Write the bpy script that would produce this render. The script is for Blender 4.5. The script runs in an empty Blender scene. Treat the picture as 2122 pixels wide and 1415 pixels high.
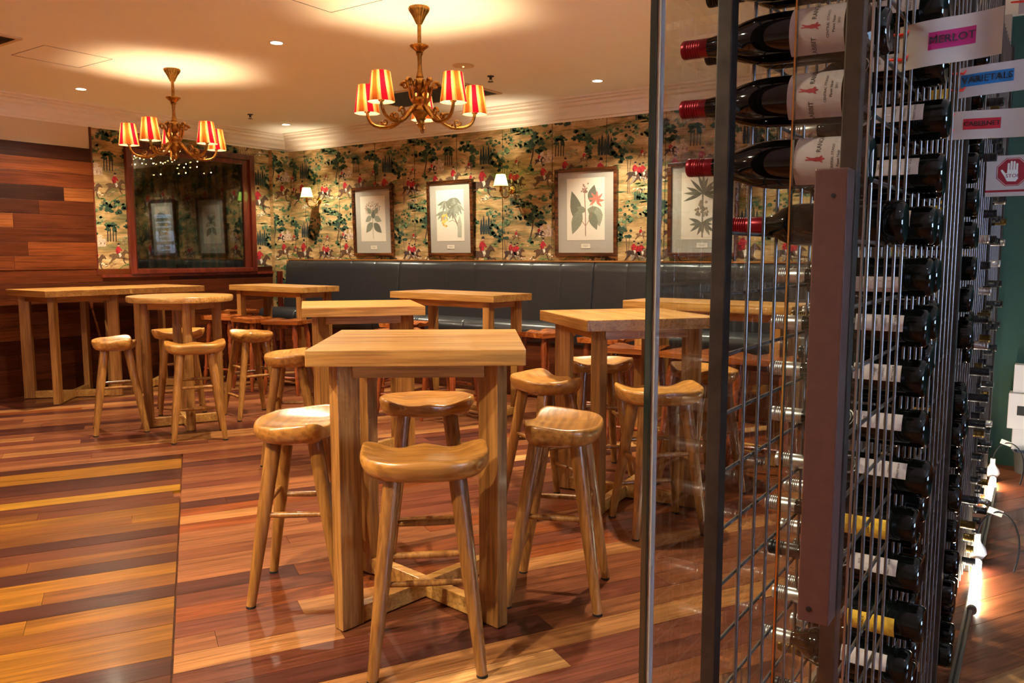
import bpy, bmesh, math, random
from mathutils import Matrix, Vector
random.seed(7)
R = math.radians
SC = bpy.context.scene
COL = SC.collection

# ------------------------------------------------------------------ camera, world, exposure
CAM_H = 1.38
cam = bpy.data.objects.new('camera', bpy.data.cameras.new('camera'))
cam.data.sensor_width = 36.0
cam.data.lens = 1668.0 / 2122.0 * 36.0
cam.data.clip_start = 0.05
cam.location = (0, 0, CAM_H)
cam.rotation_euler = (R(90 - 6.2), 0, R(34.7))
COL.objects.link(cam)
SC.camera = cam
world = bpy.data.worlds.new('world'); SC.world = world
world.use_nodes = True
world.node_tree.nodes['Background'].inputs[0].default_value = (1.0, 0.75, 0.5, 1)
world.node_tree.nodes['Background'].inputs[1].default_value = 0.01
SC.view_settings.view_transform = 'Standard'
SC.view_settings.look = 'None'
SC.view_settings.gamma = 1.0
SC.view_settings.use_curve_mapping = False
SC.view_settings.exposure = 1.0
SC.cycles.use_denoising = True
SC.cycles.max_bounces = 5
SC.cycles.diffuse_bounces = 4
SC.cycles.glossy_bounces = 3
SC.cycles.transparent_max_bounces = 12
SC.cycles.adaptive_threshold = 0.07
SC.cycles.adaptive_min_samples = 16
SC.cycles.sample_clamp_indirect = 6.0
# lamp colours and powers
WARM = (1.0, 0.72, 0.42)       # chandelier bulbs
DOWN = (1.0, 0.91, 0.68)       # dining downlights
COOL = (1.0, 0.90, 0.74)       # rack tubes, bar lights
P_DOWN, P_WALL, P_BULB, P_SCONCE, P_BAR = 212.0, 96.0, 21.0, 24.0, 9.0

XL, YB, CE = -8.35, 6.975, 2.86     # left wall, back wall, ceiling height

# ------------------------------------------------------------------ helpers
def lin(r, g, b):
    f = lambda c: (c / 255 / 12.92) if c / 255 <= 0.04045 else ((c / 255 + 0.055) / 1.055) ** 2.4
    return (f(r), f(g), f(b), 1.0)

class MB:
    """collects shapes and builds them as one mesh object"""
    def __init__(s):
        s.v, s.f, s.mi, s.c = [], [], [], []
        s.m = 0
        s.col = None
    def add(s, vs, fs, M=None):
        o = len(s.v)
        s.v += [tuple(M @ Vector(p)) if M else tuple(p) for p in vs]
        for f in fs:
            s.f.append([i + o for i in f]); s.mi.append(s.m); s.c.append(s.col)
        return s
    def box(s, x0, x1, y0, y1, z0, z1, M=None):
        v = [(x, y, z) for z in (z0, z1) for y in (y0, y1) for x in (x0, x1)]
        return s.add(v, [(0, 2, 3, 1), (4, 5, 7, 6), (0, 1, 5, 4), (1, 3, 7, 5), (3, 2, 6, 7), (2, 0, 4, 6)], M)
    def beam(s, p, q, w, h, upv=(0, 0, 1)):
        p, q = Vector(p), Vector(q); d = (q - p); L = d.length; d.normalize()
        u = Vector(upv)
        if abs(d.dot(u)) > .98: u = Vector((1, 0, 0))
        r = d.cross(u).normalized(); u = r.cross(d)
        M = Matrix((r, d, u)).transposed().to_4x4(); M.translation = p
        return s.box(-w / 2, w / 2, 0, L, -h / 2, h / 2, M)
    def tube(s, pts, rad, n=10, cap=True):
        pts = [Vector(p) for p in pts]
        if not hasattr(rad, '__len__'): rad = [rad] * len(pts)
        vs, fs = [], []
        t0 = (pts[1] - pts[0]).normalized()
        a = Vector((0, 0, 1)) if abs(t0.z) < .9 else Vector((1, 0, 0))
        nrm = t0.cross(a).normalized()
        for i, p in enumerate(pts):
            t = (pts[min(i + 1, len(pts) - 1)] - pts[max(i - 1, 0)]).normalized()
            nrm = (nrm - t * nrm.dot(t)).normalized(); b = t.cross(nrm)
            for k in range(n):
                an = 2 * math.pi * k / n
                vs.append(p + (nrm * math.cos(an) + b * math.sin(an)) * rad[i])
        for i in range(len(pts) - 1):
            for k in range(n):
                k2 = (k + 1) % n
                fs.append((i * n + k, i * n + k2, (i + 1) * n + k2, (i + 1) * n + k))
        if cap:
            fs.append(tuple(reversed(range(n)))); fs.append(tuple(range((len(pts) - 1) * n, len(pts) * n)))
        return s.add(vs, fs)
    def lathe(s, prof, n=16, M=None, flute=0, fa=0.0):
        vs, fs = [], []
        for r, z in prof:
            for k in range(n):
                an = 2 * math.pi * k / n
                rr = max(r, 1e-5) * (1 + fa * math.cos(flute * an))
                vs.append((rr * math.cos(an), rr * math.sin(an), z))
        for i in range(len(prof) - 1):
            for k in range(n):
                k2 = (k + 1) % n
                fs.append((i * n + k, i * n + k2, (i + 1) * n + k2, (i + 1) * n + k))
        if prof[0][0] > 1e-4: fs.append(tuple(reversed(range(n))))
        if prof[-1][0] > 1e-4: fs.append(tuple(range((len(prof) - 1) * n, len(prof) * n)))
        return s.add(vs, fs, M)
    def prism(s, poly, z0, z1, M=None):
        n = len(poly)
        vs = [(x, y, z0) for x, y in poly] + [(x, y, z1) for x, y in poly]
        fs = [tuple(reversed(range(n))), tuple(range(n, 2 * n))] + [(i, (i + 1) % n, n + (i + 1) % n, n + i) for i in range(n)]
        return s.add(vs, fs, M)
    def poly(s, pts):
        return s.add(pts, [tuple(range(len(pts)))])
    def mesh(s, name, mats, smooth=None, bevel=0):
        me = bpy.data.meshes.new(name)
        me.from_pydata(s.v, [], s.f)
        mats = mats if isinstance(mats, (list, tuple)) else [mats]
        for m in mats: me.materials.append(m)
        if len(mats) > 1: me.polygons.foreach_set('material_index', s.mi)
        if any(c is not None for c in s.c):
            at = me.color_attributes.new('Col', 'FLOAT_COLOR', 'CORNER')
            buf = []
            for f, c in zip(s.f, s.c): buf += list(c or (1, 1, 1, 1)) * len(f)
            at.data.foreach_set('color', buf)
        if bevel:
            bm = bmesh.new(); bm.from_mesh(me)
            bmesh.ops.bevel(bm, geom=bm.edges[:], offset=bevel, segments=2, affect='EDGES', profile=.6)
            bm.to_mesh(me); bm.free()
        if smooth is not None:
            me.polygons.foreach_set('use_smooth', [True] * len(me.polygons))
            if smooth < 179: me.set_sharp_from_angle(angle=R(smooth))
        me.update()
        return me
    def build(s, name, mats, parent=None, smooth=None, bevel=0, loc=None, rz=None):
        return ob(name, s.mesh(name, mats, smooth, bevel), parent, loc, rz)

def ob(name, me, parent=None, loc=None, rz=None):
    o = bpy.data.objects.new(name, me); COL.objects.link(o)
    if parent: o.parent = parent
    if loc is not None: o.location = loc
    if rz is not None: o.rotation_euler = (0, 0, rz)
    return o

def tag(o, label=None, cat=None, group=None, kind=None):
    if label: o['label'] = label
    if cat: o['category'] = cat
    if group: o['group'] = group
    if kind: o['kind'] = kind
    return o

def thing(name, label, cat, loc=(0, 0, 0), rz=0, group=None):
    o = bpy.data.objects.new(name, None); COL.objects.link(o)
    o.empty_display_size = .1
    o.location = loc; o.rotation_euler = (0, 0, rz)
    return tag(o, label, cat, group)

def copy_tree(o, parent=None):
    c = o.copy(); COL.objects.link(c)
    if parent:
        c.parent = parent
    for ch in o.children:
        copy_tree(ch, c)
    return c

def lamp(kind, name, loc, energy, color, parent=None, size=.02, rot=None, spot=None, blend=.3):
    l = bpy.data.lights.new(name, kind)
    l.energy = energy; l.color = color; l.shadow_soft_size = size
    if kind == 'SPOT':
        l.spot_size = R(spot); l.spot_blend = blend
    o = bpy.data.objects.new(name, l); COL.objects.link(o)
    o.location = loc
    if rot: o.rotation_euler = rot
    if parent: o.parent = parent
    return o

_tc = {}
def text_mesh(body, size):
    """(verts, faces) of flat lettering, centred on the origin"""
    if (body, size) in _tc: return _tc[(body, size)]
    cu = bpy.data.curves.new('lettering', 'FONT'); cu.body = body; cu.size = size
    cu.align_x = 'CENTER'; cu.align_y = 'CENTER'; cu.resolution_u = 2
    t = bpy.data.objects.new('lettering', cu); COL.objects.link(t)
    bpy.context.view_layer.update()
    me = bpy.data.meshes.new_from_object(t.evaluated_get(bpy.context.evaluated_depsgraph_get()))
    r = ([tuple(v.co) for v in me.vertices], [tuple(p.vertices) for p in me.polygons])
    nv = len(r[0]); r = (r[0] + [(x + size * .03, y, z) for x, y, z in r[0]], r[1] + [tuple(i + nv for i in f) for f in r[1]])
    bpy.data.objects.remove(t); bpy.data.curves.remove(cu); bpy.data.meshes.remove(me)
    _tc[(body, size)] = r
    return r

# ------------------------------------------------------------------ materials
def nt(name):
    m = bpy.data.materials.new(name); m.use_nodes = True
    return m, m.node_tree.nodes, m.node_tree.links, m.node_tree.nodes['Principled BSDF']

def plain(name, col, rough=.5, metal=0, emit=0, ecol=None, spec=.5, coat=0, trans=0, noise=0, nscale=20):
    m, N, L, B = nt(name)
    B.inputs['Base Color'].default_value = col
    B.inputs['Roughness'].default_value = rough
    B.inputs['Metallic'].default_value = metal
    B.inputs['Specular IOR Level'].default_value = spec
    B.inputs['Coat Weight'].default_value = coat
    B.inputs['Coat Roughness'].default_value = .08
    B.inputs['Transmission Weight'].default_value = trans
    if emit:
        B.inputs['Emission Color'].default_value = ecol or col
        B.inputs['Emission Strength'].default_value = emit
    if emit and name != 'lit_tube': m.cycles.emission_sampling = 'NONE'
    if noise:
        tc = N.new('ShaderNodeTexCoord'); n = N.new('ShaderNodeTexNoise'); n.inputs['Scale'].default_value = nscale
        n.inputs['Detail'].default_value = 2
        L.new(tc.outputs['Object'], n.inputs['Vector'])
        rp = N.new('ShaderNodeValToRGB')
        rp.color_ramp.elements[0].color = tuple(c * (1 - noise) for c in col[:3]) + (1,)
        rp.color_ramp.elements[1].color = tuple(min(1, c * (1 + noise)) for c in col[:3]) + (1,)
        rp.color_ramp.elements[0].position = .3; rp.color_ramp.elements[1].position = .7
        L.new(n.outputs['Fac'], rp.inputs['Fac']); L.new(rp.outputs['Color'], B.inputs['Base Color'])
        bp = N.new('ShaderNodeBump'); bp.inputs['Strength'].default_value = .08
        L.new(n.outputs['Fac'], bp.inputs['Height']); L.new(bp.outputs['Normal'], B.inputs['Normal'])
    return m

def wood(name, cols, axis=0, rough=.38, coat=.15, scale=1.0, vary=.25, objcol=False, bump=.06):
    """timber with grain along the given local axis; objcol takes the board's own tone"""
    m, N, L, B = nt(name)
    tc = N.new('ShaderNodeTexCoord'); oi = N.new('ShaderNodeObjectInfo')
    mp = N.new('ShaderNodeMapping')
    sc = [14 * scale] * 3; sc[axis] = 1.1 * scale
    mp.inputs['Scale'].default_value = sc
    L.new(tc.outputs['Object'], mp.inputs['Vector'])
    mu = N.new('ShaderNodeMath'); mu.operation = 'MULTIPLY'; mu.inputs[1].default_value = 37.0
    L.new(oi.outputs['Random'], mu.inputs[0])
    L.new(mu.outputs[0], mp.inputs['Location'])
    n1 = N.new('ShaderNodeTexNoise')
    n1.inputs['Scale'].default_value = 1.0; n1.inputs['Detail'].default_value = 3; n1.inputs['Distortion'].default_value = .8
    L.new(mp.outputs['Vector'], n1.inputs['Vector'])
    mp2 = N.new('ShaderNodeMapping')
    sc2 = [90 * scale] * 3; sc2[axis] = 4 * scale
    mp2.inputs['Scale'].default_value = sc2
    L.new(tc.outputs['Object'], mp2.inputs['Vector'])
    n2 = N.new('ShaderNodeTexNoise'); n2.inputs['Scale'].default_value = 1.0; n2.inputs['Detail'].default_value = 2
    L.new(mu.outputs[0], mp2.inputs['Location']); L.new(mp2.outputs['Vector'], n2.inputs['Vector'])
    rp = N.new('ShaderNodeValToRGB'); el = rp.color_ramp.elements
    pos = [.28, .52, .74] if len(cols) == 3 else [.3, .7]
    el[0].position = pos[0]; el[0].color = cols[0]
    el[1].position = pos[-1]; el[1].color = cols[-1]
    if len(cols) == 3:
        e = el.new(pos[1]); e.color = cols[1]
    L.new(n1.outputs['Fac'], rp.inputs['Fac'])
    mx = N.new('ShaderNodeMix'); mx.data_type = 'RGBA'; mx.blend_type = 'MULTIPLY'; mx.inputs['Factor'].default_value = 1
    rp2 = N.new('ShaderNodeValToRGB')
    rp2.color_ramp.elements[0].position = .32; rp2.color_ramp.elements[0].color = (.62, .58, .54, 1)
    rp2.color_ramp.elements[1].position = .6; rp2.color_ramp.elements[1].color = (1.05, 1.05, 1.05, 1)
    L.new(n2.outputs['Fac'], rp2.inputs['Fac'])
    L.new(rp.outputs['Color'], mx.inputs['A']); L.new(rp2.outputs['Color'], mx.inputs['B'])
    out = mx.outputs['Result']
    if objcol:
        m2 = N.new('ShaderNodeMix'); m2.data_type = 'RGBA'; m2.blend_type = 'MULTIPLY'; m2.inputs['Factor'].default_value = 1
        L.new(out, m2.inputs['A']); L.new(oi.outputs['Color'], m2.inputs['B']); out = m2.outputs['Result']
    hs = N.new('ShaderNodeHueSaturation')
    mr = N.new('ShaderNodeMapRange'); mr.inputs['To Min'].default_value = 1 - vary; mr.inputs['To Max'].default_value = 1 + vary
    L.new(oi.outputs['Random'], mr.inputs['Value']); L.new(mr.outputs['Result'], hs.inputs['Value'])
    L.new(out, hs.inputs['Color']); L.new(hs.outputs['Color'], B.inputs['Base Color'])
    B.inputs['Roughness'].default_value = rough
    B.inputs['Coat Weight'].default_value = coat; B.inputs['Coat Roughness'].default_value = .12
    if objcol: B.inputs['Specular IOR Level'].default_value = .18
    bp = N.new('ShaderNodeBump'); bp.inputs['Strength'].default_value = bump; bp.inputs['Distance'].default_value = .01
    L.new(n2.outputs['Fac'], bp.inputs['Height']); L.new(bp.outputs['Normal'], B.inputs['Normal'])
    return m

def printed(name, rough=.7, grain=.25):
    """flat print: colours come from the printed shapes, broken up by paper grain"""
    m, N, L, B = nt(name)
    at = N.new('ShaderNodeAttribute'); at.attribute_name = 'Col'
    tc = N.new('ShaderNodeTexCoord'); n = N.new('ShaderNodeTexNoise'); n.inputs['Scale'].default_value = 90; n.inputs['Detail'].default_value = 3
    L.new(tc.outputs['Object'], n.inputs['Vector'])
    rp = N.new('ShaderNodeValToRGB')
    rp.color_ramp.elements[0].position = .35; rp.color_ramp.elements[0].color = (1 - grain * 1.6,) * 3 + (1,)
    rp.color_ramp.elements[1].position = .65; rp.color_ramp.elements[1].color = (1 + grain,) * 3 + (1,)
    L.new(n.outputs['Fac'], rp.inputs['Fac'])
    mx = N.new('ShaderNodeMix'); mx.data_type = 'RGBA'; mx.blend_type = 'MULTIPLY'; mx.inputs['Factor'].default_value = 1
    L.new(at.outputs['Color'], mx.inputs['A']); L.new(rp.outputs['Color'], mx.inputs['B'])
    L.new(mx.outputs['Result'], B.inputs['Base Color']); B.inputs['Roughness'].default_value = rough
    return m

def pane_glass(name, tint=(.96, .98, .965, 1), k=1.0, dark=None):
    """clear sheet glass: transmits straight through and mirrors by Fresnel"""
    m, N, L, B = nt(name); N.remove(B)
    out = N['Material Output']
    fr = N.new('ShaderNodeFresnel'); ge = N.new('ShaderNodeNewGeometry'); io = N.new('ShaderNodeMapRange')
    io.inputs['To Min'].default_value = 1.5; io.inputs['To Max'].default_value = 1 / 1.5
    L.new(ge.outputs['Backfacing'], io.inputs['Value']); L.new(io.outputs['Result'], fr.inputs['IOR'])
    mu = N.new('ShaderNodeMath'); mu.operation = 'MULTIPLY'; mu.use_clamp = True; mu.inputs[1].default_value = k
    L.new(fr.outputs[0], mu.inputs[0])
    tr = N.new('ShaderNodeBsdfTransparent'); tr.inputs[0].default_value = tint
    gl = N.new('ShaderNodeBsdfGlossy'); gl.inputs['Roughness'].default_value = .004
    gl.inputs['Color'].default_value = (1, 1, 1, 1)
    mx = N.new('ShaderNodeMixShader')
    L.new(mu.outputs[0], mx.inputs[0]); L.new(tr.outputs[0], mx.inputs[1]); L.new(gl.outputs[0], mx.inputs[2])
    L.new(mx.outputs[0], out.inputs['Surface'])
    return m

OAK = [lin(156, 100, 44), lin(184, 130, 64), lin(200, 150, 82)]
M_OAK_X = wood('oak_x', OAK, 0, vary=.10)
M_OAK_Y = wood('oak_y', OAK, 1, vary=.10)
M_OAK_Z_SHADED = wood('oak_z_shaded', [lin(128, 80, 34), lin(160, 106, 50), lin(178, 126, 66)], 2, vary=.10)  # leg oak darkened: shade below the table tops put into the colour
M_SEAT = wood('carved_seat', [lin(160, 102, 42), lin(182, 122, 54), lin(200, 144, 72)], 0, rough=.3, coat=.3, scale=.6, vary=.12)
M_LEGW_SHADED = wood('stool_leg_shaded', [lin(124, 76, 30), lin(154, 100, 44), lin(172, 118, 58)], 2, rough=.33, coat=.25, vary=.16)  # stool legs darkened too, weaker light on uprights put into the colour
M_RED = wood('turned_red', [lin(86, 34, 12), lin(132, 58, 22), lin(166, 84, 36)], 2, rough=.28, coat=.4, vary=.18)
M_REDSEAT = wood('turned_seat', [lin(124, 56, 20), lin(176, 92, 38), lin(204, 126, 62)], 0, rough=.25, coat=.45, vary=.2)
M_BOARD = wood('floor_board', [(.62, .55, .5, 1), (1, 1, 1, 1), (1.25, 1.2, 1.12, 1)], 0, rough=.3, coat=.05, scale=1.0, vary=.06, objcol=True, bump=.05)
M_WALLB = wood('wall_board', [(.66, .58, .52, 1), (1, 1, 1, 1), (1.2, 1.15, 1.1, 1)], 1, rough=.4, coat=.1, scale=.8, vary=.06, objcol=True)
M_TRIMW = wood('mahogany', [lin(70, 22, 12), lin(98, 34, 18), lin(118, 46, 26)], 2, rough=.3, coat=.3)
M_LEDGE = wood('ledge_timber', [lin(150, 90, 40), lin(184, 120, 60)], 0, rough=.4)
M_PLAST = plain('ceiling_paint', lin(246, 240, 224), .9, spec=.15)
M_CORN = plain('cornice_paint', lin(236, 222, 200), .75, spec=.2)
M_WALLP = plain('wall_paint', lin(216, 190, 150), .85, spec=.2)
M_PALEW = plain('pale_wall_paint', lin(228, 208, 180), .85)  # unseen walls, made pale so they bounce more light
M_LEATH = plain('black_leather', lin(40, 40, 43), .34, spec=.5, coat=.12, noise=.12, nscale=60)
M_BRASS = plain('antique_brass', lin(150, 108, 50), .34, metal=1, noise=.35, nscale=45)
M_BRASSP = plain('polished_brass', lin(214, 168, 90), .16, metal=1)
M_STEEL = plain('dark_steel', lin(72, 66, 60), .45, metal=.85, noise=.2, nscale=30)
M_WIRE = plain('zinc_wire', lin(104, 98, 92), .3, metal=.75)
M_ALU = plain('brushed_aluminium', lin(176, 170, 160), .35, metal=1)
M_HANDLE = plain('bronze_plate', lin(112, 84, 78), .38, metal=.75, noise=.06, nscale=60)
M_GREENEDGE = plain('glass_edge', lin(8, 34, 28), .06, spec=.9, coat=.6)
M_SILIC = plain('clear_seal', lin(176, 170, 156), .3, spec=.6)
M_GLASS = pane_glass('cabinet_glass', k=1.0)
M_PICGL = pane_glass('picture_glass', (1, 1, 1, 1), .55)
M_BLACK = plain('black_plastic', lin(18, 17, 16), .45)
M_WHITE = plain('white_plastic', lin(226, 222, 214), .4)
M_RUBBER = plain('rubber_foot', lin(20, 18, 16), .8)
M_MAT = plain('mount_board', lin(176, 170, 158), .9, noise=.03, nscale=120)
M_PAPER = plain('print_paper', lin(226, 216, 198), .85)
M_FRAME = wood('burl_frame', [lin(38, 18, 8), lin(84, 44, 20), lin(120, 68, 32)], 0, rough=.25, coat=.4, scale=2.2)
M_PRINT = printed('wallpaper_ink', .8, .3)
M_BOTAN = printed('botanical_ink', .85, .12)
M_INK = plain('black_ink', lin(38, 32, 30), .7)
M_INKR = plain('red_ink', lin(150, 22, 34), .7)
M_CARD = plain('laminated_card', lin(186, 174, 162), .3, spec=.5, coat=.2)

# ------------------------------------------------------------------ the room
def struct(name, mb, mat, smooth=None, label=None):
    o = mb.build(name, mat, smooth=smooth); o['kind'] = 'structure'
    if label: o['label'] = label
    return o

def wallpaper_ground():
    m, N, L, B = nt('wallpaper_ground')
    tc = N.new('ShaderNodeTexCoord'); mp = N.new('ShaderNodeMapping')
    mp.inputs['Scale'].default_value = (1.6, 1.6, 5.0); mp.inputs['Rotation'].default_value = (0, .16, 0)
    L.new(tc.outputs['Object'], mp.inputs['Vector'])
    n = N.new('ShaderNodeTexNoise'); n.inputs['Scale'].default_value = 2.2; n.inputs['Detail'].default_value = 7; n.inputs['Distortion'].default_value = .8
    L.new(mp.outputs[0], n.inputs['Vector'])
    rp = N.new('ShaderNodeValToRGB'); e = rp.color_ramp.elements
    e[0].position = .3; e[0].color = lin(100, 100, 62)
    e[1].position = .74; e[1].color = lin(214, 188, 142)
    for p, c in ((.40, lin(136, 118, 72)), (.47, lin(166, 132, 82)), (.57, lin(188, 154, 102))):
        x = e.new(p); x.color = c
    L.new(n.outputs['Fac'], rp.inputs['Fac'])
    mp2 = N.new('ShaderNodeMapping'); mp2.inputs['Scale'].default_value = (6, 6, 70); mp2.inputs['Rotation'].default_value = (0, .22, 0)
    L.new(tc.outputs['Object'], mp2.inputs['Vector'])
    n2 = N.new('ShaderNodeTexNoise'); n2.inputs['Scale'].default_value = 1.0; n2.inputs['Detail'].default_value = 4
    L.new(mp2.outputs[0], n2.inputs['Vector'])
    r2 = N.new('ShaderNodeValToRGB'); r2.color_ramp.elements[0].position = .36; r2.color_ramp.elements[0].color = (.66, .6, .5, 1)
    r2.color_ramp.elements[1].position = .58; r2.color_ramp.elements[1].color = (1.04, 1.03, 1, 1)
    L.new(n2.outputs['Fac'], r2.inputs['Fac'])
    mx = N.new('ShaderNodeMix'); mx.data_type = 'RGBA'; mx.blend_type = 'MULTIPLY'; mx.inputs['Factor'].default_value = .8
    L.new(rp.outputs[0], mx.inputs['A']); L.new(r2.outputs[0], mx.inputs['B'])
    L.new(mx.outputs['Result'], B.inputs['Base Color']); B.inputs['Roughness'].default_value = .8
    return m
M_WPG = wallpaper_ground()

# floor slab (the boards lie on it)
def subfloor():
    m, N, L, B = nt('distant_boards')
    tc = N.new('ShaderNodeTexCoord'); mp = N.new('ShaderNodeMapping')
    mp.inputs['Rotation'].default_value = (0, 0, -R(60.5))
    L.new(tc.outputs['Object'], mp.inputs['Vector'])
    bk = N.new('ShaderNodeTexBrick'); bk.inputs['Scale'].default_value = 1.0
    bk.inputs['Brick Width'].default_value = 2.2; bk.inputs['Row Height'].default_value = .132; bk.inputs['Mortar Size'].default_value = .0015
    bk.inputs['Color1'].default_value = lin(150, 82, 40); bk.inputs['Color2'].default_value = lin(84, 38, 24); bk.inputs['Mortar'].default_value = lin(30, 14, 8)
    L.new(mp.outputs[0], bk.inputs['Vector'])
    L.new(bk.outputs['Color'], B.inputs['Base Color']); B.inputs['Roughness'].default_value = .3
    return m
floor = struct('floor', MB().box(XL - .1, 4.6, -4.6, YB + .1, -.12, -.018), subfloor())

ANG = R(60.5); UX, UY = math.cos(ANG), math.sin(ANG); VX, VY = -math.sin(ANG), math.cos(ANG)
def clip(poly, fn):
    out = []
    for i in range(len(poly)):
        a, b = poly[i], poly[(i + 1) % len(poly)]
        da, db = fn(a), fn(b)
        if da >= 0: out.append(a)
        if (da >= 0) != (db >= 0):
            t = da / (da - db); out.append((a[0] + (b[0] - a[0]) * t, a[1] + (b[1] - a[1]) * t))
    return out
TONES = [(lin(126, 74, 44), 5), (lin(112, 62, 38), 6), (lin(98, 50, 34), 5), (lin(72, 36, 28), 3), (lin(148, 96, 54), 3), (lin(122, 60, 28), 3), (lin(180, 130, 80), 1)]
TONES_LAMPLIT_L = [(lin(124, 76, 18), 4), (lin(106, 60, 20), 4), (lin(62, 28, 18), 4), (lin(86, 43, 22), 4), (lin(148, 100, 26), 1)]  # left of the cut: yellowish lamp light put into the board colours
def pick(t): return random.choices([c for c, _ in t], [w for _, w in t])[0]
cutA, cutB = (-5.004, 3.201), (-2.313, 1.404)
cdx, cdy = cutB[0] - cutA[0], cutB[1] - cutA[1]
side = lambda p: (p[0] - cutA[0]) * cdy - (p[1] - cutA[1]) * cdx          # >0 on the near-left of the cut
uA = cutA[0] * UX + cutA[1] * UY; vA = cutA[0] * VX + cutA[1] * VY
BW = .132
boards = []
vmin = -.95
k0 = int((vmin - vA) / BW) - 1
for kr in range(k0, 40):
    v0 = vA + kr * BW; v1 = v0 + BW
    rnd = random.Random(kr * 13 + 5)
    u = -8.0 + rnd.uniform(0, 1.5)
    segs = []
    while u < 9:
        L_ = rnd.choice((1.2, 1.8, 2.4, 2.9, 3.6)) * rnd.uniform(.9, 1.1)
        segs.append((u, u + L_)); u += L_
    for (a, b) in segs:
        base = [(a + .0008, v0 + .0008), (b - .0008, v0 + .0008), (b - .0008, v1 - .0008), (a + .0008, v1 - .0008)]
        base = [(p[0] * UX + p[1] * VX, p[0] * UY + p[1] * VY) for p in base]
        pieces = [(base, None)]
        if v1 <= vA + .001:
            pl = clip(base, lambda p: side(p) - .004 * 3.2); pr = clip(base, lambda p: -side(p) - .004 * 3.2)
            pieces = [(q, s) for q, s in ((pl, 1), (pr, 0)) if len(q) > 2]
        for q, s in pieces:
            for fn in (lambda p: p[0] - XL - .001, lambda p: 1.6 - p[0], lambda p: p[1] - .1, lambda p: YB - p[1]):
                if len(q) > 2: q = clip(q, fn)
            if len(q) < 3: continue
            ar = abs(sum(q[i][0] * q[(i + 1) % len(q)][1] - q[(i + 1) % len(q)][0] * q[i][1] for i in range(len(q)))) / 2
            if ar < .012: continue
            ok = False; dist = 99
            for p in q + [(sum(x for x, _ in q) / len(q), sum(y for _, y in q) / len(q))]:
                an = math.degrees(math.atan2(-p[0], p[1])) - 34.7
                d = math.hypot(*p)
                if abs(an) < 42 and d > 1.5: ok = True; dist = min(dist, d)
            if ok: boards.append((dist, q, s, kr))
boards.sort(key=lambda t: t[0])
far = MB()
def board_poly(mb, q, z0=-.018, z1=0.0):
    n = len(q)
    ar = sum(q[i][0] * q[(i + 1) % n][1] - q[(i + 1) % n][0] * q[i][1] for i in range(n))
    if ar < 0: q = q[::-1]
    mb.prism(q, z0, z1)
for i, (d, q, s, kr) in enumerate(boards):
    tone = pick(TONES_LAMPLIT_L) if s == 1 else pick(TONES)
    if i < 300:
        cx = sum(x for x, _ in q) / len(q); cy = sum(y for _, y in q) / len(q)
        ql = [((x - cx) * UX + (y - cy) * UY, (x - cx) * VX + (y - cy) * VY) for x, y in q]
        b = MB(); board_poly(b, ql, -.018, random.uniform(-.0008, 0))
        o = b.build('floor_board', M_BOARD, floor, loc=(cx, cy, 0), rz=ANG)
        o.color = tone
    else:
        board_poly(far, q)
if far.v:
    o = far.build('floor_boards_far', M_BOARD, floor); o['kind'] = 'stuff'; o.color = lin(140, 76, 40)

struct('ceiling', MB().box(XL - .1, 4.6, -4.6, YB + .1, CE, CE + .12), M_PLAST)

# back wall with its printed wallpaper
wall_back = struct('wall_back', MB().box(XL - .1, -.42, YB, YB + .12, 0, CE), M_WPG)
# left wall: timber boards, wallpaper panel, opening for the window
WY0, WY1, WZ0, WZ1 = 4.86, 6.40, 1.20, 2.53
wl = MB()
wl.box(XL - .12, XL, -4.6, WY0, 0, CE); wl.box(XL - .12, XL, WY1, YB + .1, 0, CE)
wl.box(XL - .12, XL, WY0, WY1, 0, WZ0); wl.box(XL - .12, XL, WY0, WY1, WZ1, CE)
wall_left = struct('wall_left', wl, M_WALLP)
# remaining walls of the place (behind and beside the camera)
wr = MB(); wr.box(4.5, 4.62, -4.6, .2, 0, CE); wr.box(4.5, 4.62, 1.7, 6.2, 0, CE); wr.box(4.5, 4.62, .2, 1.7, 0, .9); wr.box(4.5, 4.62, .2, 1.7, 2.2, CE)
struct('wall_right', wr, M_PALEW)
struct('wall_front', MB().box(XL - .1, 4.6, -4.72, -4.6, 0, CE), M_PALEW)
M_GREEN = plain('green_paint', lin(34, 74, 62), .6, noise=.06, nscale=14)
struct('wall_green', MB().box(-.42, 4.5, 6.1, 6.22, 0, CE), M_GREEN)
struct('trim_5', MB().box(-.47, -.40, 6.02, 6.10, 0, CE), plain('door_jamb_paint', lin(168, 152, 130), .6))
M_SKYW = plain('daylight_pane', lin(190, 215, 255), .4, emit=30, ecol=lin(176, 208, 255))
win2 = struct('window_2', MB().box(4.55, 4.57, .2, 1.7, .9, 2.2), M_SKYW)
mb = MB(); mb.box(4.46, 4.54, .92, .98, .9, 2.2); mb.box(4.46, 4.54, .2, .26, .9, 2.2); mb.box(4.46, 4.54, 1.64, 1.7, .9, 2.2); mb.box(4.46, 4.54, .26, 1.64, .9, .96); mb.box(4.46, 4.54, .26, 1.64, 2.14, 2.2)
mb.build('window_frame', M_TRIMW, win2)

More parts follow.
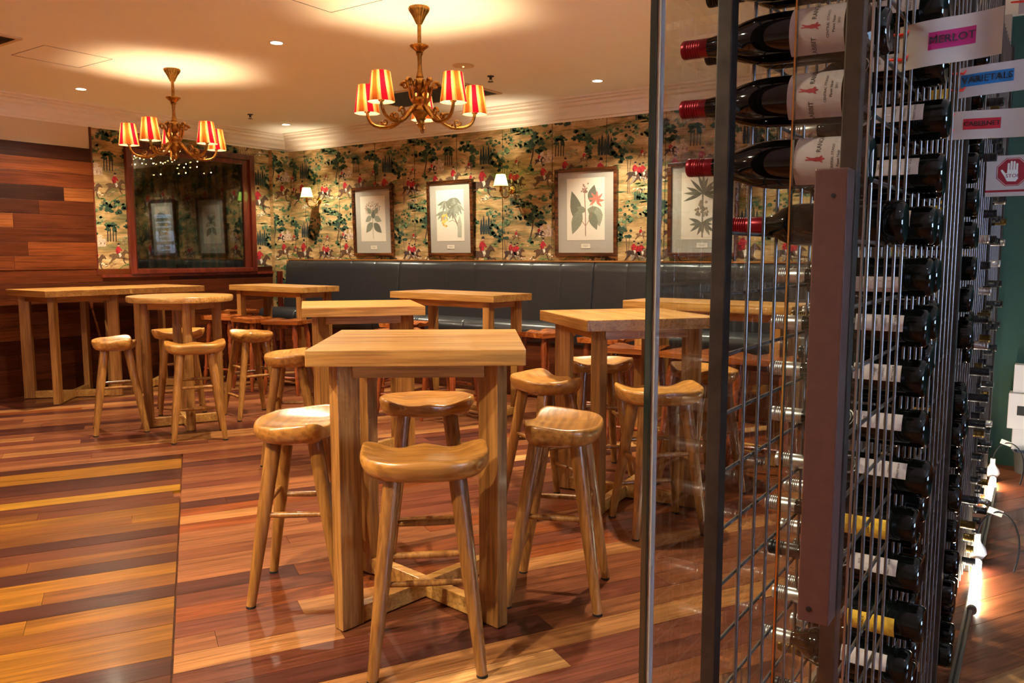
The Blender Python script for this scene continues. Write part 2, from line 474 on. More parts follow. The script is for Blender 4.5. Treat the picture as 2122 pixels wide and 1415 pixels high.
# timber boards on the left wall
wt = [(lin(92, 40, 15), 5), (lin(78, 33, 12), 4), (lin(106, 50, 20), 4), (lin(58, 24, 10), 2), (lin(120, 64, 28), 2)]
bh = 2.45 / 18
for r in range(18):
    z0, z1 = r * bh, (r + 1) * bh
    y, y1 = 1.2 + random.Random(r).uniform(0, 1.2), (4.455 if z0 > 1.15 else 6.70)
    proud = .022 if z0 > 1.15 else .014
    while y < y1 - .05:
        L_ = random.choice((1.3, 1.9, 2.4, 2.8)); e = min(y + L_, y1)
        if y1 - e < .35: e = y1
        if r == 14 and y < 4.0: e = 4.158
        b = MB().box(XL, XL + proud + random.uniform(-.001, .001), -(e - y) / 2 + .001, (e - y) / 2 - .001, z0 + .0012, z1 - .0012)
        o = b.build('wall_board', M_WALLB, wall_left, bevel=.0015, loc=(0, (y + e) / 2, 0))
        o.color = pick(wt)
        if r == 14 and y < 4.1 < e: o.color = lin(46, 20, 10)
        y = e
# wallpaper panel around the window and the sill rail under it
wp = MB(); wp.box(XL, XL + .004, 4.465, WY0, 1.165, 2.67); wp.box(XL, XL + .004, WY1, 6.70, 1.165, 2.67); wp.box(XL, XL + .004, WY0, WY1, WZ1, 2.67)
wp.build('wallpaper_panel', M_WPG, wall_left)
struct('trim_1', MB().box(XL, XL + .035, 4.50, 6.70, 1.135, 1.165), M_TRIMW)
struct('trim_2', MB().box(XL + .001, XL + .02, 4.45, 4.468, 1.165, 2.67), M_TRIMW)
# shallow pier in the corner
pier = struct('wall_pier', MB().box(XL, XL + .07, 6.70, YB, 0, 2.67), M_WPG)
struct('trim_6', MB().box(XL + .07, XL + .085, 6.72, 6.80, 0, 1.165), M_TRIMW)

# cornice
prof = [(0, 2.67), (.012, 2.67), (.016, 2.69), (.034, 2.695), (.040, 2.725), (.07, 2.755), (.085, 2.79), (.12, 2.80), (.125, 2.825), (.165, 2.832), (.17, 2.845), (.235, 2.848), (.24, 2.8605), (0, 2.8605)]
def cornice(name, a, b, nrm):
    m = MB(); n = len(prof); vs = []
    for p in (a, b):
        for d, z in prof: vs.append((p[0] + nrm[0] * d, p[1] + nrm[1] * d, z))
    fs = [(i, (i + 1) % n, n + (i + 1) % n, n + i) for i in range(n)] + [tuple(range(n - 1, -1, -1)), tuple(range(n, 2 * n))]
    m.add(vs, fs)
    return struct(name, m, M_CORN)
cornice('trim_3', (XL, YB), (-.42, YB), (0, -1))
cornice('trim_4', (XL, -4.5), (XL, YB), (1, 0))

# ---- the hunting-scene print
HORSE = [(0, .42), (.05, .5), (.12, .52), (.2, .56), (.35, .54), (.5, .55), (.62, .6), (.7, .72), (.76, .78), (.78, .74), (.86, .68), (.92, .58), (.9, .54), (.82, .58), (.76, .56), (.73, .46), (.7, .4), (.8, .3), (.95, .3), (.98, .22), (.95, .2), (.9, .26), (.76, .24), (.66, .3), (.55, .32), (.42, .3), (.33, .34), (.25, .24), (.12, .14), (.02, .02), (-.03, .02), (.06, .16), (.14, .3), (.1, .42)]
LEG2 = [(.62, .34), (.72, .3), (.7, .16), (.78, .04), (.74, .02), (.65, .15)]
COAT = [(.36, .54), (.31, .72), (.37, .87), (.45, .92), (.54, .84), (.62, .72), (.58, .68), (.51, .74), (.5, .56)]
HAT = [(.41, .99), (.43, 1.08), (.51, 1.08), (.53, .99)]
FACE = [(.43, .92), (.43, .99), (.52, .99), (.52, .93)]
BREECH = [(.43, .58), (.55, .57), (.58, .45), (.5, .34), (.47, .46)]
class Tile:
    def __init__(s): s.p = []
    def add(s, pts, col, lay): s.p.append((pts, col, lay))
    def rider(s, u, v, w, body=None, flip=False, lay=5):
        w *= 1.27; u -= w * .08; v -= w * .06
        body = body or random.choice([lin(78, 48, 32), lin(96, 62, 38), lin(62, 40, 30), lin(124, 92, 62)])
        T = lambda pts: [(u + ((1 - x) if flip else x) * w, v + y * w * .86) for x, y in pts]
        s.add(T(HORSE), body, lay); s.add(T(LEG2), tuple(c * .7 for c in body[:3]) + (1,), lay)
        s.add(T(BREECH), lin(216, 204, 184), lay + 1); s.add(T(COAT), lin(176, 24, 36), lay + 1)
        s.add(T([(.33, .7), (.36, .56), (.42, .56), (.4, .72)]), lin(120, 14, 26), lay + 2)
        s.add(T(FACE), lin(204, 150, 116), lay + 1); s.add(T(HAT), lin(30, 26, 28), lay + 1)
    def blob(s, u, v, r, col, lay, n=9, sq=.75, j=.35):
        s.add([(u + r * (1 + random.uniform(-j, j)) * math.cos(6.283 * k / n), v + r * sq * (1 + random.uniform(-j, j)) * math.sin(6.283 * k / n)) for k in range(n)], col, lay)
    def foliage(s, u, v, w, h, n, cols, lay=3, r=.028):
        for k in range(n):
            a, q = random.uniform(0, 6.28), math.sqrt(random.random())
            x, y = q * math.cos(a), q * math.sin(a)
            c = cols[0] if y < -.1 else random.choice(cols)
            s.blob(u + x * w / 2, v + y * h / 2, r * random.uniform(.5, 1.15), c, lay + (k % 3) * .3)
    def trunk(s, pts, w, col, lay=2):
        l = [(x - w / 2, y) for x, y in pts]; r = [(x + w / 2, y) for x, y in pts]
        for i in range(len(pts) - 1): s.add([l[i], r[i], r[i + 1], l[i + 1]], col, lay)
TW, TH = 1.42, .735
G1, G2, G3, G4 = lin(40, 66, 46), lin(66, 98, 64), lin(104, 126, 84), lin(140, 142, 102)
tile = Tile(); random.seed(21)
# ploughed mound with green crest
for k in range(14):
    a0 = .62 + k * .042
    tile.add([(a0, .02), (a0 + .016, .02), (.9 + (a0 - .9) * .35 + .005, .2), (.9 + (a0 - .9) * .35, .2)], lin(150, 112, 62), .4)
tile.add([(.60, .03), (.70, .13), (.82, .2), (.92, .225), (1.02, .2), (1.14, .12), (1.12, .11), (1.0, .17), (.91, .2), (.8, .18), (.7, .11)], lin(96, 116, 62), .6)
for (a, b, y, c) in ((.0, .34, .045, G3), (.05, .3, .12, lin(118, 132, 78)), (.34, .62, .15, lin(112, 128, 72)), (1.05, 1.38, .06, G3), (.12, .5, .30, lin(128, 138, 84)), (.7, 1.05, .33, lin(132, 136, 84)), (1.08, 1.4, .3, lin(124, 130, 78)), (.0, .4, .70, lin(120, 124, 74)), (.8, 1.3, .68, lin(118, 120, 74))):
    for q in range(9):
        x = random.uniform(a, b - .06); yy = y + random.uniform(-.015, .015); w = random.uniform(.05, .13)
        tile.add([(x, yy), (x + w * .5, yy - .006), (x + w, yy + .004), (x + w * .5, yy + .008)], c, .5)
# castle
tile.add([(.44, .38), (.62, .39), (.62, .47), (.58, .47), (.58, .51), (.54, .51), (.54, .46), (.5, .46), (.5, .5), (.46, .5), (.44, .45)], lin(198, 168, 142), .3)
for x in (.47, .51, .56, .6): tile.add([(x, .41), (x + .012, .41), (x + .012, .43), (x, .43)], lin(140, 104, 88), .5)
# stone-pine with a leaning trunk
tile.trunk([(.34, .33), (.345, .40), (.365, .47), (.375, .55), (.37, .63)], .016, lin(66, 48, 32))
for (x, y, w, h, n) in ((.29, .58, .16, .06, 14), (.42, .60, .20, .07, 18), (.36, .67, .16, .07, 14), (.46, .52, .15, .05, 12), (.33, .52, .1, .04, 8)): tile.foliage(x, y, w, h, n, [G1, G2, G1, G3], 3, .024)
tile.foliage(.35, .35, .07, .06, 8, [G2, G3, G1], 3, .02)
# big bush tree and round bushes
tile.trunk([(.02, .04), (.025, .2), (.015, .36)], .01, lin(110, 84, 60)); tile.trunk([(.04, .05), (.035, .2), (.05, .36)], .008, lin(120, 92, 66))
tile.foliage(1.38, .47, .26, .26, 46, [G1, G4, G3, G2, lin(110, 110, 78)], 3, .026)
tile.foliage(.72, .075, .30, .14, 40, [G1, G3, lin(120, 106, 66), G4], 3, .026)
tile.foliage(.62, .10, .12, .08, 10, [G1, G2], 3, .022)
tile.foliage(.93, .62, .22, .12, 26, [G1, G2, G3], 3, .026); tile.foliage(1.04, .50, .13, .2, 22, [G1, G2, G4], 3, .026)
tile.foliage(.24, -.0, .26, .08, 20, [G1, G2, G3], 3, .024); tile.foliage(.50, .035, .12, .05, 10, [G2, G3], 3, .02)
# cypresses
for i in range(5):
    x = 1.13 + i * .033; h = random.uniform(.16, .21); b = .42
    tile.add([(x - .012, b), (x - .017, b + h * .35), (x - .009, b + h * .8), (x, b + h), (x + .010, b + h * .8), (x + .017, b + h * .35), (x + .012, b)], random.choice([lin(30, 44, 44), lin(40, 58, 52), lin(24, 38, 36)]), 3)
for i in range(4):
    x = .64 + i * .03
    tile.trunk([(x, .44), (x + .004, .58)], .012, lin(52, 42, 30)); tile.foliage(x, .59, .07, .09, 7, [G1, G2], 3, .022)
for i in range(4):
    x = .10 + i * .022; tile.add([(x - .008, -.02), (x - .009, .03), (x, .075), (x + .009, .03), (x + .008, -.02)], lin(54, 78, 60), 3)
# loose shrubs, fields and distant copses
for (x, y, w, h, n, cc) in ((.16, .60, .16, .10, 22, [lin(150, 140, 96), G4, G3]), (.56, .66, .2, .08, 20, [G3, G4, lin(166, 150, 104)]), (1.28, .64, .2, .08, 18, [G2, G3, G4]), (.84, .46, .14, .07, 14, [lin(150, 132, 88), G4]), (1.22, .16, .1, .06, 8, [G3, G4]), (.36, .06, .12, .06, 10, [G3, G2, G4]), (.05, .66, .12, .12, 14, [G1, G3, G4])):
    tile.foliage(x, y, w, h, n, cc, 2.4, .02)
for q in range(70):
    x, y = random.uniform(0, TW), random.uniform(0, TH); w = random.uniform(.03, .10)
    tile.add([(x, y), (x + w * .5, y + .004), (x + w, y + .014), (x + w * .5, y - .003)], random.choice([lin(150, 118, 66), lin(118, 122, 72), lin(214, 186, 136), lin(134, 104, 62)]), .2)
# riders
tile.rider(.06, .13, .17, lin(150, 136, 118), lay=5); tile.rider(.10, .15, .16, lin(84, 54, 36), lay=6); tile.rider(.02, .16, .16, lin(66, 44, 32), lay=5.5)
tile.rider(.40, .155, .20, lin(92, 60, 36)); tile.rider(.66, .215, .19, lin(104, 76, 48)); tile.rider(1.02, .10, .27, lin(80, 54, 36)); tile.rider(.94, .215, .11)
tile.rider(.12, .355, .095); tile.rider(.40, .375, .10); tile.rider(.92, .36, .10)
# hounds
for (cx, cy, n) in ((.30, .16, 8), (.16, .075, 9), (.60, .2, 6), (1.18, .065, 10), (.97, .13, 4)):
    for q in range(n):
        x = cx + random.uniform(-.09, .09); y = cy + random.uniform(-.02, .02)
        tile.add([(x, y), (x + .02, y - .002), (x + .034, y + .008), (x + .026, y + .014), (x + .004, y + .012)], random.choice([lin(226, 210, 178), lin(214, 190, 150), lin(150, 110, 74)]), 7)
        tile.add([(x + .002, y), (x - .006, y - .012), (x, y - .012), (x + .008, y)], lin(200, 176, 138), 7)
def paper_print(name, parent, rect, fn, u0, v0, hole=None):
    m = MB()
    U0, U1, V0, V1 = rect
    for iu in range(int((U0 - u0) // TW) - 1, int((U1 - u0) // TW) + 2):
        for iv in range(int((V0 - v0) // TH) - 1, int((V1 - v0) // TH) + 2):
            for pts, col, lay in tile.p:
                q = [(u0 + iu * TW + x, v0 + iv * TH + y) for x, y in pts]
                for f in (lambda p: p[0] - U0, lambda p: U1 - p[0], lambda p: p[1] - V0, lambda p: V1 - p[1]):
                    if len(q) > 2: q = clip(q, f)
                if len(q) < 3: continue
                if hole and all(hole[0] < x < hole[1] and hole[2] < y < hole[3] for x, y in q): continue
                m.col = col
                m.poly([fn(x, y, .0006 + lay * .0004) for x, y in q])
    o = m.build(name, M_PRINT, parent)
    return o
paper_print('wallpaper_print', wall_back, (XL + .07, -.45, 1.29, 2.67), lambda x, y, d: (x, YB - d, y), -7.78, 1.17)
for rc in ((4.47, WY0 - .03, 1.165, 2.67), (WY1 + .03, 6.70, 1.165, 2.67), (WY0 - .03, WY1 + .03, WZ1 + .03, 2.67)):
    paper_print('wallpaper_print', wall_left, rc, lambda x, y, d: (XL + .0042 + d, x, y), 3.95, 1.07)
paper_print('wallpaper_print', pier, (6.70, YB, 0.0, 2.67), lambda x, y, d: (XL + .07 + d, x, y), 6.35, 1.17)
# paper seams
mb = MB()
for k in range(0, 14):
    x = XL + .35 + k * .61
    if x < -.6: mb.box(x, x + .0025, YB - .0045, YB - .001, 1.3, 2.67)
mb.build('paper_seam', plain('seam_shadow_line', lin(70, 56, 36), .9), wall_back)

# ---- the interior window on the left wall
def tartan():
    m, N, L, B = nt('tartan_curtain')
    tc = N.new('ShaderNodeTexCoord'); sp = N.new('ShaderNodeSeparateXYZ'); L.new(tc.outputs['Object'], sp.inputs[0])
    fac = []
    for ax, sc in (('Y', 58.0), ('Z', 48.0)):
        mu = N.new('ShaderNodeMath'); mu.operation = 'MULTIPLY'; mu.inputs[1].default_value = sc; L.new(sp.outputs[ax], mu.inputs[0])
        si = N.new('ShaderNodeMath'); si.operation = 'SINE'; L.new(mu.outputs[0], si.inputs[0]); fac.append(si)
    ad = N.new('ShaderNodeMath'); ad.operation = 'ADD'; L.new(fac[0].outputs[0], ad.inputs[0])
    m3 = N.new('ShaderNodeMath'); m3.operation = 'MULTIPLY'; m3.inputs[1].default_value = .5; L.new(fac[1].outputs[0], m3.inputs[0]); L.new(m3.outputs[0], ad.inputs[1])
    mr = N.new('ShaderNodeMapRange'); mr.inputs['From Min'].default_value = -1.5; mr.inputs['From Max'].default_value = 1.5; L.new(ad.outputs[0], mr.inputs['Value'])
    rp = N.new('ShaderNodeValToRGB'); e = rp.color_ramp.elements
    e[0].color = lin(40, 46, 40); e[1].color = lin(140, 100, 60); x = e.new(.55); x.color = lin(86, 74, 52); x = e.new(.8); x.color = lin(112, 60, 40)
    L.new(mr.outputs[0], rp.inputs[0]); L.new(rp.outputs[0], B.inputs['Base Color']); B.inputs['Roughness'].default_value = .9
    return m
win = thing('window_1', None, None); win['kind'] = 'structure'; win['label'] = 'dark interior window in a mahogany frame on the left wall'
def wbar(y0, y1, z0, z1, d, name='window_frame'):
    MB().box(XL - .05, XL + d, y0, y1, z0, z1).build(name, M_TRIMW, win, bevel=.006)
wbar(4.81, 4.875, 1.165, 2.575, .05); wbar(6.385, 6.45, 1.165, 2.575, .05); wbar(4.875, 6.385, 2.515, 2.575, .05); wbar(4.875, 6.385, 1.165, 1.215, .05)
wbar(6.30, 6.385, 1.215, 2.515, .015, 'window_sash'); wbar(4.875, 4.91, 1.215, 2.515, .015, 'window_sash'); wbar(4.91, 6.30, 2.46, 2.515, .015, 'window_sash')
M_DARKGL = pane_glass('tinted_window_glass', (.66, .72, .68, 1), 2.6)
MB().box(XL - .012, XL - .004, 4.90, 6.31, 1.21, 2.47).build('pane', M_DARKGL, win)
nb = MB(); nb.box(XL - .52, XL - .5, 4.6, 6.7, .9, 2.7); nb.box(XL - .5, XL - .12, 4.6, 4.62, .9, 2.7); nb.box(XL - .5, XL - .12, 6.68, 6.7, .9, 2.7); nb.box(XL - .5, XL - .12, 4.62, 6.68, 2.68, 2.7); nb.box(XL - .5, XL - .12, 4.62, 6.68, .9, 1.19)
struct('wall_niche', nb, plain('niche_paint', lin(110, 90, 70), .9))
cm = MB(); n = 120; vs = []
for i in range(n + 1):
    y = 4.64 + 2.02 * i / n; dx = .025 * math.sin(i * .9) + .012 * math.sin(i * .37)
    vs += [(XL - .43 + dx, y, 1.19), (XL - .43 + dx, y, 2.66)]
cm.add(vs, [(2 * i, 2 * i + 2, 2 * i + 3, 2 * i + 1) for i in range(n)])
tag(cm.build('curtain', tartan(), smooth=180), 'dark tartan curtain hanging behind the interior window', 'curtain')

# ------------------------------------------------------------------ banquette
bq = thing('banquette', 'long black leather banquette with a timber plinth along the papered wall', 'banquette', (0, 0, 0))
SEGS = [(-8.265, -6.312), (-6.312, -3.793), (-3.793, -1.28), (-1.28, -.64)]
def back_profile():
    y1 = YB - .008
    return [(y1, .66), (y1 - .17, .66), (y1 - .16, .8), (y1 - .135, 1.0), (y1 - .115, 1.2), (y1 - .105, 1.26), (y1 - .085, 1.288), (y1 - .05, 1.298), (y1, 1.298)]
def seat_profile():
    return [(YB - .13, .52), (YB - .13, .70), (YB - .3, .722), (YB - .45, .725), (YB - .52, .715), (YB - .56, .69), (YB - .575, .64), (YB - .57, .58), (YB - .55, .545), (YB - .52, .53), (YB - .5, .52)]
def extr(prof, x0, x1, mat, name, nsub, seam_d, puff):
    """upholstery swept along the wall, pinched in at each sewn seam"""
    m = MB(); n = len(prof); L = x1 - x0; xs = [x0]; 
    for k in range(nsub):
        a = x0 + L * k / nsub; b = x0 + L * (k + 1) / nsub
        xs += [a + .006, a + .03, (a + b) / 2, b - .03, b - .006, b]
    cy = sum(p[0] for p in prof) / n; cz = sum(p[1] for p in prof) / n
    vs = []
    for i, x in enumerate(xs):
        ph = i % 6
        s = -seam_d if ph == 0 else (0 if ph in (1, 5) else (puff * .5 if ph in (2, 4) else puff))
        if i in (0, len(xs) - 1): s = -.014
        for y, z in prof:
            dy, dz = y - cy, z - cz; l = math.hypot(dy, dz)
            wall = y > YB - .01
            vs.append((x, y if wall else y + dy / l * s, z if wall else z + dz / l * s))
    fs = [(i * n + k, (i + 1) * n + k, (i + 1) * n + (k + 1) % n, i * n + (k + 1) % n) for i in range(len(xs) - 1) for k in range(n)]
    fs += [tuple(range(n)), tuple(range(len(xs) * n - 1, (len(xs) - 1) * n - 1, -1))]
    m.add(vs, fs)
    return m.build(name, mat, bq, smooth=50)
for a, b in SEGS:
    ns = max(1, round((b - a) / .36))
    extr(back_profile(), a + .002, b - .002, M_LEATH, 'back_cushion', ns, .0035, .003)
    extr(seat_profile(), a + .002, b - .002, M_LEATH, 'seat_cushion', max(1, round((b - a) / .62)), .005, .004)
    MB().box(a + .001, b - .001, YB - .5, YB - .48, 0, .525).build('plinth_panel', wood('plinth_timber', [lin(84, 38, 16), lin(112, 54, 24)], 0) if a < -7 else bpy.data.materials['plinth_timber'], bq, bevel=.003)
MB().box(-8.27, -.64, YB - .075, YB - .007, 1.300, 1.316).build('ledge', M_LEDGE, bq, bevel=.003)
MB().box(-8.278, -8.268, YB - .10, YB - .01, .0, 1.3).build('end_post', M_LEDGE, bq, bevel=.003)

# ------------------------------------------------------------------ tables
def table_parts(t, w, d, legs='diag', top_th=.058):
    MB().box(-w / 2, w / 2, -d / 2, d / 2, 1.05 - top_th, 1.05).build('table_top', M_OAK_X, t, bevel=.004)
    zt = 1.05 - top_th
    ix, iy = w / 2 - .115, d / 2 - .115 if d > .6 else d / 2 - .07
    for sx in (-1, 1):
        for sy in (-1, 1):
            if legs == 'diag':
                M = Matrix.Translation((sx * ix, sy * iy, 0)) @ Matrix.Rotation(math.atan2(sy * iy, sx * ix), 4, 'Z')
                MB().box(-.048, .048, -.026, .026, .004, zt, M).build('leg', M_OAK_Z_SHADED, t, bevel=.003)
            else:
                MB().box(sx * ix - .034, sx * ix + .034, sy * iy - .034, sy * iy + .034, .004, zt).build('leg', M_OAK_Z_SHADED, t, bevel=.003)
    for sy in (-1, 1): MB().box(-ix + .03, ix - .03, sy * iy - .012, sy * iy + .012, zt - .055, zt).build('apron', M_OAK_X, t, bevel=.002)
    for sx in (-1, 1): MB().box(sx * ix - .012, sx * ix + .012, -iy + .03, iy - .03, zt - .055, zt).build('apron', M_OAK_Y, t, bevel=.002)
    if legs == 'diag':
        a = math.atan2(iy, ix); L = math.hypot(ix, iy)
        for s in (-1, 1):
            M = Matrix.Rotation(s * a, 4, 'Z')
            MB().box(-L + .04, L - .04, -.022, .022, .006, .072 if s > 0 else .0715, M).build('cross_stretcher', M_OAK_X, t, bevel=.003)
    else:
        for sx in (-1, 1): MB().box(sx * ix - .02, sx * ix + .02, -iy + .03, iy - .03, .02, .075).build('foot_rail', M_OAK_Y, t, bevel=.003)
        MB().box(-ix, ix, -.02, .02, .03, .08).build('stretcher', M_OAK_X, t, bevel=.003)
def table(label, x, y, rz, w=.765, d=.765, legs='diag'):
    t = thing('bar_table', label, 'table', (x, y, 0), R(rz), 'tall oak bar tables')
    table_parts(t, w, d, legs)
    return t
table('square oak bar table in the foreground with four carved stools around it', -2.08, 2.39, 37.2)
table('square oak bar table just behind the foreground table, one stool at its left', -3.91, 3.86, 49)
table('square oak bar table cut by the edge of the glass pane, brightly lit top', -2.03, 4.05, -39.3)
table('narrow oak bar table before the middle of the black banquette', -4.37, 5.50, -4.5, 1.22, .50, 'sq')
table('narrow oak bar table at the left end of the black banquette', -6.88, 5.66, -1.5, 1.22, .48, 'sq')
table('narrow oak bar table seen through the glass and wire rack', -2.02, 5.42, -3.5, 1.22, .48, 'sq')
table('square oak bar table against the timber wall, farthest left in the room', -7.885, 3.925, 0, .76, .79)
table('square oak bar table against the timber wall, below the interior window', -7.865, 4.735, -1.5, .77, .79)
# round table
rt_ = thing('round_bar_table', 'round oak bar table with four carved stools near the timber wall', 'table', (-5.87, 3.80, 0), R(20))
MB().lathe([(0, 1.002), (.385, 1.002), (.398, 1.008), (.40, 1.02), (.40, 1.045), (.396, 1.05), (0, 1.05)], 64).build('table_top', M_OAK_X, rt_, smooth=40)
for k in range(4):
    a = R(45 + 90 * k); c = Vector((.27 * math.cos(a), .27 * math.sin(a), 0))
    MB().tube([c + Vector((0, 0, .004)), c + Vector((0, 0, 1.003))], .036, 20).build('leg', M_OAK_Z_SHADED, rt_, smooth=40)
    c2 = Vector((.27 * math.cos(a + R(90)), .27 * math.sin(a + R(90)), 0))
    MB().beam(c + Vector((0, 0, .97)), c2 + Vector((0, 0, .97)), .022, .05).build('apron', M_OAK_X, rt_, bevel=.002)
for s in (0, 1):
    a = R(45 + 90 * s); p = Vector((.25 * math.cos(a), .25 * math.sin(a), .04))
    MB().beam(p, Vector((-p.x, -p.y, .04 + s * .0005)), .044, .066).build('cross_stretcher', M_OAK_X, rt_, bevel=.003)

# ------------------------------------------------------------------ carved saddle stools
def seat_mesh():
    m = MB(); n = 56
    us = [.0, .12, .26, .4, .54, .66, .77, .86, .93, .975, 1.0]
    def outline(t):
        c, s = math.cos(t), math.sin(t)
        x = .213 * math.copysign(abs(c) ** .74, c)
        if s >= 0:
            y = .122 * abs(s) ** .40 + .014 * math.exp(-(x / .06) ** 2) * s - .012 * math.exp(-((abs(x) - .11) / .05) ** 2) * s
        else:
            y = -.176 * abs(s) ** .76
        return x, y
    def top(x, y, u):
        f = max(0, min(1, (y + .06) / .18))                       # 0 at the back, 1 at the front
        z = .022 * u ** 3.2 * (1 - f * .75)                        # raised rim at back and sides
        z += .036 * abs(x / .208) ** 2.6 * f                       # corners lift
        z += .006 * math.exp(-(x / .05) ** 2) * f * u              # pommel
        z -= .010 * math.exp(-((abs(x) - .095) / .06) ** 2) * (.4 + .6 * f)
        return .703 + z
    vs, fs = [], []
    rings = []
    for u in us:
        rings.append([(outline(6.283185 * k / n)[0] * u, outline(6.283185 * k / n)[1] * u) for k in range(n)])
    for u, rg in zip(us, rings):
        for x, y in rg: vs.append((x, y, top(x, y, u) - (.004 if u == 1 else 0)))
    last = rings[-1]
    for sc, dz, ab in ((1.018, -.016, 0), (1.012, -.030, 0), (.975, -.048, .4), (.90, -.062, .8), (.74, -.072, 1), (.0, -.074, 1)):
        for x, y in last:
            zt = top(x, y, 1.0)
            z = (zt + dz) * (1 - ab) + (.703 + dz + .012) * ab
            vs.append((x * sc, y * sc, z))
    nr = len(us) + 6
    for i in range(nr - 1):
        for k in range(n):
            k2 = (k + 1) % n
            fs.append((i * n + k, i * n + k2, (i + 1) * n + k2, (i + 1) * n + k))
    fs = [tuple(reversed(f)) for f in fs]
    m.add(vs, fs)
    me = m.mesh('seat', M_SEAT, 70)
    bm = bmesh.new(); bm.from_mesh(me)
    bmesh.ops.remove_doubles(bm, verts=bm.verts, dist=1e-5)
    bmesh.ops.recalc_face_normals(bm, faces=bm.faces)
    bm.to_mesh(me); bm.free()
    return me
def make_stool():
    t = thing('saddle_stool', '', 'stool')
    ob('seat', seat_mesh(), t)
    tops, feet = {}, {}
    for sx in (-1, 1):
        for sy in (-1, 1):
            a = Vector((sx * .105, sy * .078 - .01, .66)); b = Vector((sx * .178, sy * .178 - .004, .006))
            tops[sx, sy], feet[sx, sy] = a, b
            MB().tube([a, a.lerp(b, .15), a.lerp(b, .5), a.lerp(b, .85), b], [.031, .0305, .027, .021, .0185], 14).build('leg', M_LEGW_SHADED, t, smooth=50)
            MB().tube([b + Vector((0, 0, .002)), b + Vector((0, 0, -.0055))], .0192, 14).build('foot_cap', M_RUBBER, t, smooth=40)
    def at(k, z):
        a, b = tops[k], feet[k]; f = (a.z - z) / (a.z - b.z); return a.lerp(b, f)
    for k1, k2, z in (((-1, -1), (1, -1), .40), ((-1, -1), (-1, 1), .36), ((1, -1), (1, 1), .36), ((-1, 1), (1, 1), .19), ((-1, 1), (1, 1), .43)):
        p, q = at(k1, z), at(k2, z); mid = (p + q) / 2
        MB().tube([p, p.lerp(q, .25), mid, p.lerp(q, .75), q], [.009, .0115, .0125, .0115, .009], 10).build('rung', M_LEGW_SHADED, t, smooth=50)
    return t
ST = [
 (-1.765, 2.03, (-2.08, 2.39), 0, 'carved saddle stool nearest the camera, worn seat turned to the foreground table'),
 (-2.53, 2.16, (-2.08, 2.39), 10, 'carved saddle stool at the left of the foreground table, half hidden by its leg'),
 (-2.42, 2.80, (-2.08, 2.39), 4, 'carved saddle stool behind the foreground table, seen under its top'),
 (-1.655, 2.715, (-2.08, 2.39), -14, 'carved saddle stool at the right of the foreground table'),
 (-4.25, 3.56, (-3.91, 3.86), 0, 'carved saddle stool left of the second square table, pale sunlit-looking seat'),
 (-2.30, 3.66, (-2.03, 4.05), 8, 'carved saddle stool before the lit table by the glass, left of its front leg'),
 (-2.42, 4.44, (-2.03, 4.05), 0, 'carved saddle stool behind the lit table, next to the banquette side'),
 (-1.665, 3.70, (-2.03, 4.05), 0, 'carved saddle stool crossed by the green glass edge'),
 (-1.74, 4.46, (-2.03, 4.05), 0, 'carved saddle stool wholly behind the glass, at the lit table'),
 (-6.09, 3.38, (-5.87, 3.80), 0, 'carved saddle stool at the left of the round table'),
 (-5.37, 3.58, (-5.87, 3.80), -8, 'carved saddle stool in front of the round table, back edge toward the camera'),
 (-6.42, 4.12, (-5.87, 3.80), 0, 'carved saddle stool behind the round table, by the wall counter'),
 (-5.72, 4.33, (-5.87, 3.80), 0, 'carved saddle stool at the right of the round table'),
]
st0 = make_stool()
for i, (x, y, tgt, off, lab) in enumerate(ST):
    o = st0 if i == 0 else copy_tree(st0)
    o.location = (x, y, 0)
    o.rotation_euler = (0, 0, math.atan2(tgt[1] - y, tgt[0] - x) - math.pi / 2 + R(off))
    tag(o, lab, 'stool', 'carved saddle stools')

